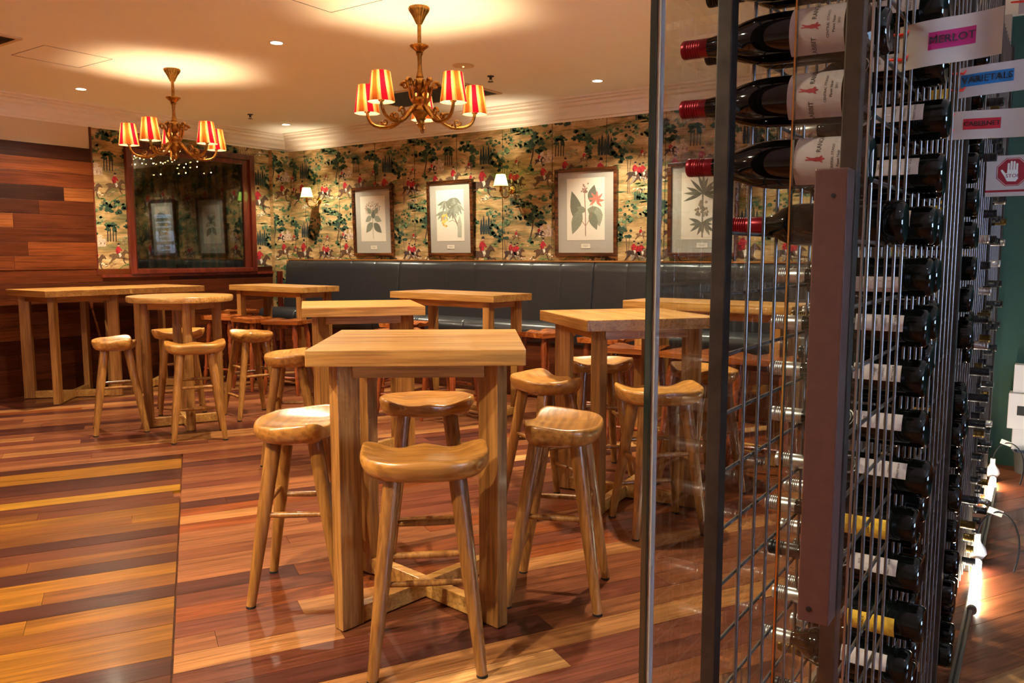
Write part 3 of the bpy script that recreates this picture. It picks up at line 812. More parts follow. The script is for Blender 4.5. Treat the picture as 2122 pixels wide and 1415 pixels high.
# ------------------------------------------------------------------ turned-leg stools
def make_turned():
    t = thing('turned_stool', '', 'stool')
    m = MB(); n, k = 22, 14; w, d = .2, .17
    vs = []
    for j in range(k + 1):
        for i in range(n + 1):
            x = -w + 2 * w * i / n; y = -d + 2 * d * j / k
            f = (y + d) / (2 * d)
            z = .735 - .016 * math.exp(-((abs(x) - .085) / .055) ** 2) * (.35 + .65 * f) + .004 * math.exp(-(x / .02) ** 2) * f
            vs.append((x * (1 - .04 * f), y, z))
    nb = len(vs)
    for j in range(k + 1):
        for i in range(n + 1):
            x = -w + 2 * w * i / n; y = -d + 2 * d * j / k; vs.append((x * .97, y * .97, .695))
    q = lambda j, i, o=0: o + j * (n + 1) + i
    fs = [(q(j, i), q(j, i + 1), q(j + 1, i + 1), q(j + 1, i)) for j in range(k) for i in range(n)]
    fs += [(q(j, i, nb), q(j + 1, i, nb), q(j + 1, i + 1, nb), q(j, i + 1, nb)) for j in range(k) for i in range(n)]
    for i in range(n): fs += [(q(0, i), q(0, i, nb), q(0, i + 1, nb), q(0, i + 1)), (q(k, i + 1), q(k, i + 1, nb), q(k, i, nb), q(k, i))]
    for j in range(k): fs += [(q(j + 1, 0), q(j + 1, 0, nb), q(j, 0, nb), q(j, 0)), (q(j, n), q(j, n, nb), q(j + 1, n, nb), q(j + 1, n))]
    m.add(vs, fs); m.build('seat', M_REDSEAT, t, smooth=35)
    prof = [(0, .014), (.02, .017), (.10, .019), (.14, .025), (.16, .017), (.18, .026), (.20, .018), (.32, .024), (.44, .026), (.46, .018), (.48, .026), (.50, .019), (.56, .028), (.62, .024), (.70, .02)]
    tops, feet = {}, {}
    for sx in (-1, 1):
        for sy in (-1, 1):
            a = Vector((sx * .13, sy * .11, .70)); b = Vector((sx * .185, sy * .165, .004)); tops[sx, sy], feet[sx, sy] = a, b
            MB().tube([b.lerp(a, s / .7) for s, r in prof], [r for s, r in prof], 12).build('leg', M_RED, t, smooth=60)
    def at(kk, z):
        a, b = tops[kk], feet[kk]; return b.lerp(a, z / .70)
    for k1, k2, z in (((-1, -1), (1, -1), .17), ((-1, 1), (1, 1), .30), ((-1, -1), (-1, 1), .22), ((1, -1), (1, 1), .22)):
        p, r_ = at(k1, z), at(k2, z)
        MB().tube([p.lerp(r_, s) for s in (0, .12, .3, .42, .5, .58, .7, .88, 1)], [.009, .011, .012, .016, .012, .016, .012, .011, .009], 10).build('rung', M_RED, t, smooth=60)
    for sy in (-1, 1):
        MB().box(-.12, .12, sy * .105 - .009, sy * .105 + .009, .655, .696).build('seat_rail', M_RED, t, bevel=.002)
    return t
TS = [
 (-7.96, 5.86, 88, 'red-brown turned-leg stool in the far corner beside the banquette end'),
 (-7.36, 5.30, 12, 'red-brown turned-leg stool at the left front of the corner table'),
 (-6.84, 5.26, -8, 'red-brown turned-leg stool at the middle front of the corner table'),
 (-6.36, 5.28, 20, 'red-brown turned-leg stool at the right front of the corner table'),
 (-5.20, 5.72, -80, 'red-brown turned-leg stool left of the table before the middle banquette'),
 (-4.72, 5.18, 4, 'pale worn turned-leg stool glimpsed just over the foreground table top'),
 (-4.16, 5.12, -6, 'red-brown turned-leg stool before the middle banquette table, behind the foreground table'),
 (-3.62, 5.72, 78, 'red-brown turned-leg stool at the right end of the middle banquette table'),
 (-2.98, 5.62, -85, 'red-brown turned-leg stool behind the lit table, close to the banquette'),
 (-2.48, 5.14, 10, 'red-brown turned-leg stool left of the green glass edge, behind the lit table'),
 (-2.02, 5.10, -4, 'red-brown turned-leg stool behind the glass, at the middle of the farthest table'),
 (-1.56, 5.06, 6, 'red-brown turned-leg stool behind the glass, at the right of the farthest table'),
]
ts0 = make_turned()
for i, (x, y, a, lab) in enumerate(TS):
    o = ts0 if i == 0 else copy_tree(ts0)
    o.location = (x, y, 0); o.rotation_euler = (0, 0, R(a))
    tag(o, lab, 'stool', 'turned-leg stools by the banquette')

# ------------------------------------------------------------------ chandeliers
def shade_mat():
    m, N, L, B = nt('striped_pleated_silk'); N.remove(B)
    tc = N.new('ShaderNodeTexCoord'); sp = N.new('ShaderNodeSeparateXYZ'); L.new(tc.outputs['Object'], sp.inputs[0])
    at = N.new('ShaderNodeMath'); at.operation = 'ARCTAN2'; L.new(sp.outputs['Y'], at.inputs[0]); L.new(sp.outputs['X'], at.inputs[1])
    tw = N.new('ShaderNodeMath'); tw.operation = 'MULTIPLY_ADD'; L.new(sp.outputs['Z'], tw.inputs[0]); tw.inputs[1].default_value = 1.2; L.new(at.outputs[0], tw.inputs[2])
    mr = N.new('ShaderNodeMath'); mr.operation = 'MULTIPLY_ADD'; mr.inputs[1].default_value = 4 / 6.28318; mr.inputs[2].default_value = 5.0; L.new(tw.outputs[0], mr.inputs[0])
    fr = N.new('ShaderNodeMath'); fr.operation = 'FRACT'; L.new(mr.outputs[0], fr.inputs[0])
    rp = N.new('ShaderNodeValToRGB'); rp.color_ramp.interpolation = 'CONSTANT'; e = rp.color_ramp.elements
    pink, cream, orng, amber = lin(186, 20, 50), lin(252, 234, 186), lin(170, 92, 40), lin(232, 172, 88)
    stops = [(0, pink), (.15, cream), (.30, amber)]
    for k in range(5): stops += [(.38 + k * .052, lin(96, 40, 20)), (.392 + k * .052, orng)]
    stops += [(.64, amber), (.70, cream), (.84, pink)]
    e[0].position = 0; e[0].color = pink; e[1].position = .15; e[1].color = cream
    for p, c in stops[2:]:
        x = e.new(p); x.color = c
    L.new(fr.outputs[0], rp.inputs[0])
    d = N.new('ShaderNodeBsdfDiffuse'); t = N.new('ShaderNodeBsdfTranslucent'); mx = N.new('ShaderNodeMixShader'); mx.inputs[0].default_value = .8
    L.new(rp.outputs[0], d.inputs[0]); L.new(rp.outputs[0], t.inputs[0]); L.new(d.outputs[0], mx.inputs[1]); L.new(t.outputs[0], mx.inputs[2])
    L.new(mx.outputs[0], N['Material Output'].inputs['Surface'])
    return m
M_SHADE = shade_mat()
def plain_shade(name, col, tr=.5):
    m, N, L, B = nt(name); N.remove(B)
    d = N.new('ShaderNodeBsdfDiffuse'); t = N.new('ShaderNodeBsdfTranslucent'); mx = N.new('ShaderNodeMixShader'); mx.inputs[0].default_value = tr
    d.inputs[0].default_value = col; t.inputs[0].default_value = col
    L.new(d.outputs[0], mx.inputs[1]); L.new(t.outputs[0], mx.inputs[2]); L.new(mx.outputs[0], N['Material Output'].inputs['Surface'])
    return m
M_GSHADE = plain_shade('pale_green_silk', lin(112, 150, 82))
M_BULB = plain('frosted_bulb', (1, .8, .5, 1), .4, emit=30, ecol=(1, .66, .34, 1))

def shade_mesh(rb, rtp, h, n=48):
    m = MB(); vs = []; fs = []
    for (r, z) in ((rb, 0), (rtp, h)):
        for k in range(n):
            a = 6.283185 * k / n; rr = r + .0008 * math.cos(24 * a)
            vs.append((rr * math.cos(a), rr * math.sin(a), z))
    for k in range(n): fs.append((k, (k + 1) % n, n + (k + 1) % n, n + k))
    return m.add(vs, fs)
def bez(p0, p1, p2, p3, n=10):
    p0, p1, p2, p3 = map(Vector, (p0, p1, p2, p3))
    return [p0 * (1 - t) ** 3 + p1 * 3 * t * (1 - t) ** 2 + p2 * 3 * t * t * (1 - t) + p3 * t ** 3 for t in [k / n for k in range(n + 1)]]
def scroll(pl, turns, r0, cx, cz, up=1, n=22):
    """spiral of brass foliage in a vertical plane; pl maps (radius, z) to a point"""
    pts = []
    for k in range(n):
        a = turns * 6.283 * k / (n - 1); r = r0 * (1 - .8 * k / (n - 1))
        pts.append(pl(cx + r * math.cos(a), cz + up * r * math.sin(a)))
    return pts
RA = .352
def make_chandelier():
    t = thing('chandelier', '', 'chandelier')
    z = lambda d: -d
    MB().lathe([(0, 0), (.058, 0), (.062, -.008), (.058, -.022), (.04, -.05), (.026, -.08), (.016, -.10), (0, -.10)], 40, flute=20, fa=.05).build('canopy', M_BRASS, t, smooth=60)
    MB().lathe([(0, -.095), (.0115, -.095), (.0115, -.24), (0, -.24)], 16).build('rod', M_BRASS, t, smooth=40)
    MB().lathe([(0, -.228), (.03, -.225), (.054, -.222), (.056, -.228), (.042, -.24), (.03, -.25), (.02, -.262), (.024, -.268), (.0, -.27)], 40, flute=14, fa=.06).build('drip_pan', M_BRASS, t, smooth=60)
    MB().lathe([(0, -.262), (.016, -.265), (.02, -.275), (.014, -.285), (.012, -.33), (.014, -.37), (.02, -.40), (.022, -.405), (.024, -.41), (.02, -.415), (.033, -.43), (.04, -.455), (.036, -.48), (.022, -.50), (.014, -.51), (.018, -.52), (.012, -.53), (0, -.53)], 32, flute=12, fa=.04).build('stem', M_BRASS, t, smooth=60)
    MB().lathe([(0, -.52), (.03, -.525), (.052, -.54), (.056, -.555), (.046, -.565), (.046, -.595), (.056, -.602), (.058, -.615), (.045, -.63), (.03, -.65), (.02, -.68), (.026, -.69), (.018, -.70), (.012, -.712), (0, -.716)], 32, flute=10, fa=.03).build('hub', M_BRASS, t, smooth=60)
    for k in range(5):
        a = R(36 + 72 * k); ca, sa = math.cos(a), math.sin(a)
        P = lambda r, zz: Vector((r * ca, r * sa, zz))
        pts = bez(P(.045, -.585), P(.10, -.62), P(.14, -.70), P(.22, -.70), 9)[:-1] + bez(P(.22, -.70), P(.30, -.70), P(.345, -.68), P(RA, -.60), 9)
        arm = MB().tube(pts, [.014 - .005 * i / len(pts) for i in range(len(pts))], 10).build('arm', M_BRASS, t, smooth=60)
        f = MB()
        f.tube(scroll(P, 1.15, .030, .165, -.640), [.0095 - .006 * i / 21 for i in range(22)], 7)
        f.tube(scroll(P, -1.1, .024, .235, -.665), [.0085 - .0055 * i / 21 for i in range(22)], 7)
        for q in range(7):
            c = pts[5 + q // 2 + q % 3]
            f.tube([c, c + Vector((random.uniform(-.02, .02), random.uniform(-.02, .02), random.uniform(.004, .026)))], [.009, .003], 6)
        f.build('leaf_scroll', M_BRASS, arm, smooth=60)
        sc = MB()
        up = bez(P(.04, -.56), P(.075, -.53), P(.06, -.47), P(.085, -.445), 9)
        sc.tube(up, [.009] * 10, 8)
        sc.tube(scroll(P, 1.2, .026, .098, -.455, 1), [.011 - .006 * i / 21 for i in range(22)], 7)
        sc.tube(bez(P(.055, -.50), P(.06, -.46), P(.04, -.44), P(.042, -.43), 6), [.006, .006, .006, .006, .005, .007, .008], 7)
        sc.build('upper_scroll', M_BRASS, t, smooth=60)
        cup = MB().lathe([(0, -.61), (.012, -.608), (.02, -.60), (.018, -.592), (.011, -.588), (.011, -.545), (0, -.545)], 16, Matrix.Translation((RA * ca, RA * sa, 0)))
        cup.build('candle_cup', M_BRASSP, arm, smooth=50)
        sh = ob('lamp_shade', SHADE_ME, t, (RA * ca, RA * sa, -.61), random.uniform(0, 6))
        ob('shade_lining', LINE_ME, sh)
        fm = MB()
        for q in range(3):
            b = 6.283 * q / 3; fm.tube([(.008 * math.cos(b), .008 * math.sin(b), .145), (.054 * math.cos(b), .054 * math.sin(b), .168)], .0016, 5)
        fm.build('shade_carrier', M_BRASS, sh)
        bl = MB().lathe([(0, .062), (.010, .065), (.017, .082), (.019, .10), (.015, .117), (.007, .128), (0, .132)], 12).build('bulb', M_BULB, sh, smooth=80)
        lamp('POINT', 'bulb_light', (0, 0, .105), P_BULB, WARM, sh, .022)
    return t
SHADE_ME = shade_mesh(.078, .054, .17).mesh('lamp_shade', M_SHADE, 60)
M_LINING = plain_shade('white_shade_lining', lin(250, 240, 216), .72)
LINE_ME = shade_mesh(.0765, .0527, .1695).mesh('shade_lining', M_LINING, 60)
ch0 = make_chandelier()
ch0.location = (-3.335, 3.83, CE); ch0.rotation_euler = (0, 0, R(20))
tag(ch0, 'brass five-arm chandelier with striped shades nearest the camera', 'chandelier', 'brass chandeliers')
ch1 = copy_tree(ch0); ch1.location = (-6.05, 3.93, CE); ch1.rotation_euler = (0, 0, R(-27))
ch1['label'] = 'brass five-arm chandelier with striped shades in front of the interior window'
for cx, w in ((-3.34, 'behind the camera, over the near floor'), (-6.05, 'at the far left, behind the camera')):
    c2 = copy_tree(ch0); c2.location = (cx, .10, CE); c2['label'] = 'added brass five-arm chandelier out of view ' + w  # unseen copies added to brighten the ceiling and camera-facing sides

# ------------------------------------------------------------------ wall sconces
GSH_ME = shade_mesh(.078, .046, .125, 32).mesh('lamp_shade', M_GSHADE, 60)
def make_sconce(label, x):
    t = thing('wall_sconce', label, 'sconce', (x, YB, 2.04), 0, 'green-shaded wall sconces')
    MB().lathe([(0, 0), (.035, 0), (.04, .008), (.03, .016), (.012, .022), (0, .024)], 24, Matrix.Rotation(R(90), 4, 'X')).build('wall_plate', M_BRASSP, t, smooth=50)
    pts = bez((0, -.02, 0), (0, -.06, -.10), (0, -.16, -.12), (0, -.20, -.03), 14)
    MB().tube(pts, .007, 10).build('arm', M_BRASSP, t, smooth=60)
    MB().tube([Vector((0, -.07 + .03 * math.cos(a * .35), .0 + .03 * math.sin(a * .35))) for a in range(20)], .004, 7).build('scroll', M_BRASSP, t, smooth=60)
    MB().lathe([(0, -.04), (.01, -.035), (.022, -.02), (.012, -.01), (.010, .03), (0, .03)], 16, Matrix.Translation((0, -.20, 0))).build('candle_cup', M_BRASSP, t, smooth=50)
    sh = ob('lamp_shade', GSH_ME, t, (0, -.20, .02))
    MB().lathe([(.0785, -.001), (.0795, .003), (.0785, .007)], 32).build('shade_edge', M_BRASSP, sh, smooth=60)
    MB().lathe([(0, .02), (.012, .03), (.016, .05), (.010, .07), (0, .078)], 12).build('bulb', M_BULB, sh, smooth=80)
    lamp('POINT', 'bulb_light', (0, 0, .055), P_SCONCE, (1, .86, .62), sh, .02)
    return t
make_sconce('brass sconce with pale green shade left of the leftmost picture', -7.745)
make_sconce('brass sconce with pale green shade between the second and third pictures', -4.83)

# ------------------------------------------------------------------ ceiling fittings
M_LENS = plain('downlight_lens', (1, .9, .75, 1), .3, emit=26, ecol=(1, .82, .56, 1))
def downlight(label, x, y, power, col, spot=140, blend=.9, tilt=None, size=.035):
    t = thing('downlight', label, 'downlight', (x, y, CE), 0, 'recessed ceiling downlights')
    MB().lathe([(.052, 0), (.05, -.004), (.042, -.005), (.04, -.002), (.04, 0)], 32).build('trim_ring', M_WHITE, t, smooth=50)
    MB().lathe([(0, -.0005), (.04, -.0005), (.04, -.003), (0, -.003)], 24).build('lens', M_LENS, t, smooth=50)
    lamp('SPOT', 'downlight_lamp', (0, 0, -.02), power, col, t, size, tilt, spot, blend)
    return t
downlight('round ceiling downlight between the two chandeliers', -4.698, 3.874, P_DOWN, DOWN)
downlight('round ceiling downlight at far left above the wall counter', -7.439, 3.92, P_DOWN, DOWN)
downlight('small round ceiling downlight near the far corner', -7.52, 6.30, P_WALL, DOWN, 110, .5)
downlight('round ceiling downlight right of the near chandelier', -3.446, 6.265, P_WALL, DOWN, 110, .5)
downlight('ceiling downlight hidden behind the near chandelier shades', -5.53, 6.28, P_WALL, DOWN, 110, .5)
downlight('ceiling downlight out of view beyond the glass, above the farthest table', -1.40, 6.26, P_WALL, DOWN, 110, .5)
downlight('ceiling downlight out of view above the foreground table', -1.95, 3.85, P_DOWN, DOWN)
downlight('ceiling downlight out of view above the near floor at left', -4.70, 1.25, P_DOWN * .7, DOWN)
downlight('added fill downlight out of view above the near floor', -2.9, .3, P_DOWN * .9, DOWN, 150)  # added unseen lamp, fill for surfaces facing the camera
downlight('added fill downlight out of view in front of the wine cabinet', -1.9, .15, P_DOWN * .9, DOWN, 150)  # added to light table edges and stool fronts
downlight('added fill downlight out of view over the room behind the camera', -3.6, -1.3, P_DOWN * 1.1, DOWN, 150)  # added behind the camera for frontal fill and bounce
downlight('added fill downlight out of view at the left behind the camera', -6.6, .2, P_DOWN * .7, DOWN, 150)  # added out of frame to lift the left side
downlight('ceiling downlight out of view in the bar beside the rack', .75, .9, P_BAR, COOL, 110)
downlight('ceiling downlight out of view in the bar behind the camera', .9, -1.6, P_BAR, COOL, 120)

def diffuser(label, cx, cy, w, d, nsl, group='ceiling air vents'):
    t = thing('air_vent', label, 'vent', (cx, cy, CE), 0, group)
    f = MB()
    for (a, b, c, e) in ((-w / 2, w / 2, -d / 2, -d / 2 + .03), (-w / 2, w / 2, d / 2 - .03, d / 2), (-w / 2, -w / 2 + .03, -d / 2 + .03, d / 2 - .03), (w / 2 - .03, w / 2, -d / 2 + .03, d / 2 - .03)): f.box(a, b, c, e, -.012, 0)
    f.build('vent_frame', M_WALLP, t)
    MB().box(-w / 2 + .03, w / 2 - .03, -d / 2 + .03, d / 2 - .03, -.002, -.0005).build('backing', M_BLACK, t)
    for k in range(nsl):
        y = -d / 2 + .05 + (d - .10) * k / (nsl - 1)
        MB().beam((-w / 2 + .03, y, -.008), (w / 2 - .03, y, -.008), .028, .002, (0, .35, 1)).build('slat', M_STEEL, t)
    return t
diffuser('dark louvred air vent in the ceiling behind the near chandelier', -5.05, 5.92, 1.25, .62, 14)
diffuser('louvred air vent at the left edge of the ceiling', -6.35, 2.5, .62, .6, 10)
sp_ = thing('ceiling_speaker', 'flat round ceiling sensor with a tiny light', 'ceiling sensor', (-4.051, 5.174, CE))
MB().lathe([(0, 0), (.085, 0), (.086, -.004), (.07, -.008), (.066, -.006), (0, -.008)], 40).build('cover', M_WALLP, sp_, smooth=40)
MB().lathe([(0, -.008), (.008, -.008), (.006, -.013), (0, -.013)], 12).build('indicator', plain('indicator_glow', (1, .7, .2, 1), .4, emit=2), sp_, smooth=40)
def sprinkler(label, x, y):
    t = thing('sprinkler', label, 'sprinkler', (x, y, CE), 0, 'ceiling sprinkler heads')
    MB().lathe([(0, 0), (.03, 0), (.028, -.006), (.012, -.01), (.010, -.03), (0, -.03)], 16).build('stem', M_STEEL, t, smooth=50)
    MB().lathe([(0, -.044), (.024, -.045), (.024, -.048), (0, -.048)], 16).build('deflector', M_STEEL, t, smooth=50)
    for s in (-1, 1): MB().tube([(s * .008, 0, -.028), (s * .016, 0, -.036), (s * .006, 0, -.046)], .0022, 6).build('yoke', M_STEEL, t)
sprinkler('small dark sprinkler head right of the near chandelier', -4.095, 5.60)
sprinkler('small dark sprinkler head between chandelier and far corner', -7.30, 5.64)
def access(label, pts):
    t = thing('access_panel', label, 'access panel', (0, 0, CE), 0, 'ceiling access panels')
    for i in range(len(pts)):
        p, q = pts[i], pts[(i + 1) % len(pts)]
        MB().beam((p[0], p[1], -.0006), (q[0], q[1], -.0006), .005, .001).build('joint', M_STEEL, t)
access('flush ceiling access panel above the near chandelier glow', [(-3.25, 2.95), (-3.25, 3.60), (-3.85, 3.60), (-3.85, 2.95)])
access('flush ceiling access panel at the left of the far chandelier glow', [(-6.62, 2.98), (-6.62, 3.48), (-6.12, 3.48), (-6.12, 2.98)])

# ------------------------------------------------------------------ pictures
def leaf(u, v, L, w, a, n=7, bend=0.0):
    """leaf outline from its base point"""
    pts = []
    for k in range(n + 1):
        t = k / n; pts.append((t * L, w * math.sin(math.pi * t ** .8) + bend * t * t))
    for k in range(n - 1, 0, -1):
        t = k / n; pts.append((t * L, -w * math.sin(math.pi * t ** .8) + bend * t * t))
    ca, sa = math.cos(a), math.sin(a)
    return [(u + x * ca - y * sa, v + x * sa + y * ca) for x, y in pts]
def stem(pts, w):
    out = []
    for (x0, y0), (x1, y1) in zip(pts, pts[1:]):
        dx, dy = x1 - x0, y1 - y0; l = math.hypot(dx, dy); nx, ny = -dy / l * w / 2, dx / l * w / 2
        out.append([(x0 + nx, y0 + ny), (x0 - nx, y0 - ny), (x1 - nx, y1 - ny), (x1 + nx, y1 + ny)])
    return out
GL, GD, GB = lin(112, 120, 98), lin(78, 86, 68), lin(138, 144, 124)
def art1():
    P = []
    for q in stem([(.0, -.24), (-.005, -.1), (0, .08)], .008): P.append((q, lin(150, 140, 110)))
    rr = random.Random(3)
    for k in range(150):
        a, r = rr.uniform(0, 6.28), math.sqrt(rr.random()); x, y = r * math.cos(a) * .12, .12 + r * math.sin(a) * .075
        P.append((leaf(x, y, .022, .004, rr.uniform(0, 6.28), 3), rr.choice([lin(150, 116, 88), lin(128, 96, 74), lin(172, 140, 108)])))
    for (x, y, L, w, a, c) in ((-.01, -.04, .16, .042, -2.3, GL), (.01, -.05, .17, .045, -.75, GD), (-.02, .03, .12, .034, -2.6, GB), (.02, .02, .13, .036, -.4, GB), (0, .0, .11, .034, 1.4, GD), (-.03, .06, .09, .03, 2.2, GL), (.03, .06, .09, .03, .9, GL)): P.append((leaf(x, y, L, w, a), c))
    return P
def art2():
    P = []
    for q in stem([(.14, -.24), (.10, -.1), (.05, .0), (.02, .08)], .016): P.append((q, lin(112, 100, 84)))
    for q in stem([(.09, -.08), (.03, -.05), (-.02, -.07)], .006): P.append((q, lin(112, 100, 84)))
    P.append(([(.10, -.24), (.10, -.08), (.135, .0), (.16, -.1), (.155, -.24)], lin(168, 170, 150)))
    rr = random.Random(5)
    for cx, cy in ((-.06, .16), (.06, .19), (-.09, .05), (.03, .08), (.10, .12)):
        for k in range(6):
            a = R(-150 + k * 24); P.append((leaf(cx, cy, .13, .018, a, 6, -.02), rr.choice([lin(122, 132, 116), lin(146, 154, 138), lin(102, 110, 94)])))
    for k in range(26): P.append((leaf(-.08 + rr.uniform(-.04, .04), -.06 + rr.uniform(-.07, .06), .03, .011, rr.uniform(0, 6.28), 4), rr.choice([lin(226, 180, 40), lin(238, 200, 80), lin(208, 150, 30)])))
    return P
def art3():
    P = []
    for (x, y, L, w, a, c) in ((-.06, -.12, .30, .06, 1.85, GD), (-.05, .0, .24, .055, -1.95, GL), (.05, .06, .16, .045, 1.3, GD), (.02, .0, .17, .05, -.35, GL), (.12, .02, .18, .045, -1.45, GB), (.05, -.02, .18, .045, -1.2, lin(92, 104, 80)), (.0, -.02, .1, .03, 2.7, GL)): P.append((leaf(x, y, L, w, a), c))
    for q in stem([(.0, -.24), (.0, -.05), (-.01, .17)], .009): P.append((q, lin(136, 84, 62)))
    for q in stem([(.0, -.15), (.05, -.08), (.08, .08)], .006) + stem([(.0, -.15), (-.04, -.1)], .006): P.append((q, lin(150, 92, 66)))
    for k in range(7): P.append((leaf(.11, .08, .085, .013, R(-60 + k * 44), 5, .02), lin(196, 92, 72)))
    rr = random.Random(9)
    for k in range(24): P.append((leaf(-.01 + rr.uniform(-.03, .03), .18 + rr.uniform(-.03, .04), .022, .007, rr.uniform(0, 6.28), 3), lin(130, 78, 66)))
    return P
def art4():
    P = []; rr = random.Random(11)
    for cy, n, L in ((.10, 11, .17), (-.14, 9, .13)):
        for k in range(n): P.append((leaf(.0 + rr.uniform(-.02, .02), cy, L * rr.uniform(.8, 1.1), .015, R(-20 + 220 * k / (n - 1)) if cy > 0 else R(160 + 220 * k / (n - 1)), 6), rr.choice([lin(66, 66, 54), lin(92, 92, 76), lin(54, 54, 44)])))
    for k in range(30): P.append((leaf(rr.uniform(-.045, .045), -.03 + rr.uniform(-.06, .06), .03, .012, rr.uniform(0, 6.28), 4), rr.choice([lin(120, 104, 84), lin(96, 84, 66), lin(140, 122, 98)])))
    for q in stem([(.0, -.26), (.0, .1)], .014): P.append((q, lin(100, 88, 70)))
    return P
def picture(label, x0, x1, z0, z1, pw, ph, art, asc):
    W, H = x1 - x0, z1 - z0
    t = thing('picture', label, 'picture', ((x0 + x1) / 2, YB, (z0 + z1) / 2), 0, 'framed botanical prints')
    t.rotation_euler = (R(1.6), 0, 0)
    fw_ = .034
    for (a, b, c, d) in ((-W / 2, W / 2, -H / 2, -H / 2 + fw_), (-W / 2, W / 2, H / 2 - fw_, H / 2), (-W / 2, -W / 2 + fw_, -H / 2 + fw_, H / 2 - fw_), (W / 2 - fw_, W / 2, -H / 2 + fw_, H / 2 - fw_)):
        MB().box(a, b, -.048, -.016, c, d).build('frame_rail', M_FRAME, t, bevel=.004)
    MB().box(-W / 2 + .02, W / 2 - .02, -.030, -.026, -H / 2 + .02, H / 2 - .02).build('mount', M_MAT, t)
    zc = .03
    pp = MB().box(-pw / 2, pw / 2, -.0315, -.030, zc - ph / 2, zc + ph / 2).build('print_sheet', M_PAPER, t)
    m = MB()
    for i, (q, c) in enumerate(art): 
        m.col = tuple(a * .85 + b * .15 for a, b in zip(c, lin(214, 204, 184))); m.poly([(x * asc, -.0317 - i * .0000035, zc + y * asc) for x, y in q])
    m.build('plant_drawing', M_BOTAN, pp)
    cb = MB().box(-.055, .055, -.0313, -.030, -H / 2 + .075, -H / 2 + .125).build('caption_card', M_PAPER, t)
    c2 = MB()
    for (a, b, c, d) in ((-.055, .055, .1235, .125), (-.055, .055, .075, .0765), (-.055, -.0535, .0765, .1235), (.0535, .055, .0765, .1235)): c2.box(a, b, -.0318, -.0313, -H / 2 + c, -H / 2 + d)
    c2.box(-.03, .03, -.0316, -.0313, -H / 2 + .102, -H / 2 + .104); c2.box(-.02, .02, -.0316, -.0313, -H / 2 + .093, -H / 2 + .095)
    c2.build('caption_print', M_INK, cb)
    MB().box(-W / 2 + .03, W / 2 - .03, -.038, -.036, -H / 2 + .03, H / 2 - .03).build('glazing', M_PICGL, t)
picture('framed botanical print with a feathery brown flower, leftmost on the wall', -7.123, -6.476, 1.36, 2.165, .40, .53, art1(), 1.0)
picture('framed botanical print with yellow blossoms and drooping leaves', -5.95, -5.315, 1.36, 2.18, .385, .555, art2(), 1.0)
picture('framed botanical print with broad leaves and a red flower', -4.28, -3.59, 1.36, 2.21, .42, .60, art3(), 1.08)
picture('framed botanical print of a spiky dark plant, seen through the glass', -3.07, -2.41, 1.36, 2.20, .40, .60, art4(), 1.08)

# ------------------------------------------------------------------ string lights and plant at the interior window
fl = thing('string_lights', 'strand of tiny warm fairy lights hanging by the interior window', 'string lights', (XL + .06, 4.9, 2.50))
m = MB(); m.tube([(0, -.02 + 1.0 * k / 20, .01 - .012 * math.sin(k * .9)) for k in range(21)], .0016, 5)
drops = [(.0, .17), (.055, .10), (.085, .15), (.115, .07), (.18, .09), (.20, .14), (.30, .25), (.33, .13), (.43, .10), (.47, .08), (.58, .15), (.60, .21), (.75, .13), (.92, .18)]
for y, L_ in drops: m.tube([(0, y, .0), (.002, y + .004, -L_ / 2), (0, y, -L_)], .0012, 5)
m.build('cable', plain('clear_cable', lin(90, 78, 50), .4), fl)
M_TINY = plain('fairy_bulb', (1, .8, .3, 1), .4, emit=14, ecol=(1, .72, .25, 1))
tb = MB().lathe([(0, -.006), (.004, -.004), (.0052, 0), (.004, .004), (0, .006)], 8).mesh('fairy_bulb', M_TINY, 80)
for y, L_ in drops:
    zz = -L_
    while zz < -.065:
        ob('fairy_bulb', tb, fl, (random.uniform(-.004, .004), y + random.uniform(-.008, .008), zz)); zz += random.uniform(.05, .13)
pl = thing('potted_plant', 'spiky leaved plant standing behind the interior window', 'plant', (XL - .24, 5.60, 1.20))
MB().lathe([(0, 0), (.06, 0), (.075, .06), (.07, .06), (0, .055)], 20).build('pot', M_STEEL, pl, smooth=40)
M_LEAF = plain('dull_leaf', lin(70, 92, 48), .5)
random.seed(4)
for k in range(16):
    a = random.uniform(0, 6.28); L_ = random.uniform(.26, .46); lean = random.uniform(.2, .9)
    pts = [Vector((.08 * math.cos(a) * lean * s, math.sin(a) * lean * L_ * .8 * s * s, .04 + L_ * s * (1 - .35 * lean * s))) for s in (0, .25, .5, .75, 1)]
    m = MB(); vs = []
    for i, p in enumerate(pts):
        w = .014 * (1 - (i / 4) ** 2) + .002
        vs += [p + Vector((-w * math.sin(a), w * math.cos(a), 0)), p - Vector((-w * math.sin(a), w * math.cos(a), 0))]
    m.add(vs, [(2 * i, 2 * i + 1, 2 * i + 3, 2 * i + 2) for i in range(4)]); m.build('leaf_blade', M_LEAF, pl, smooth=60)

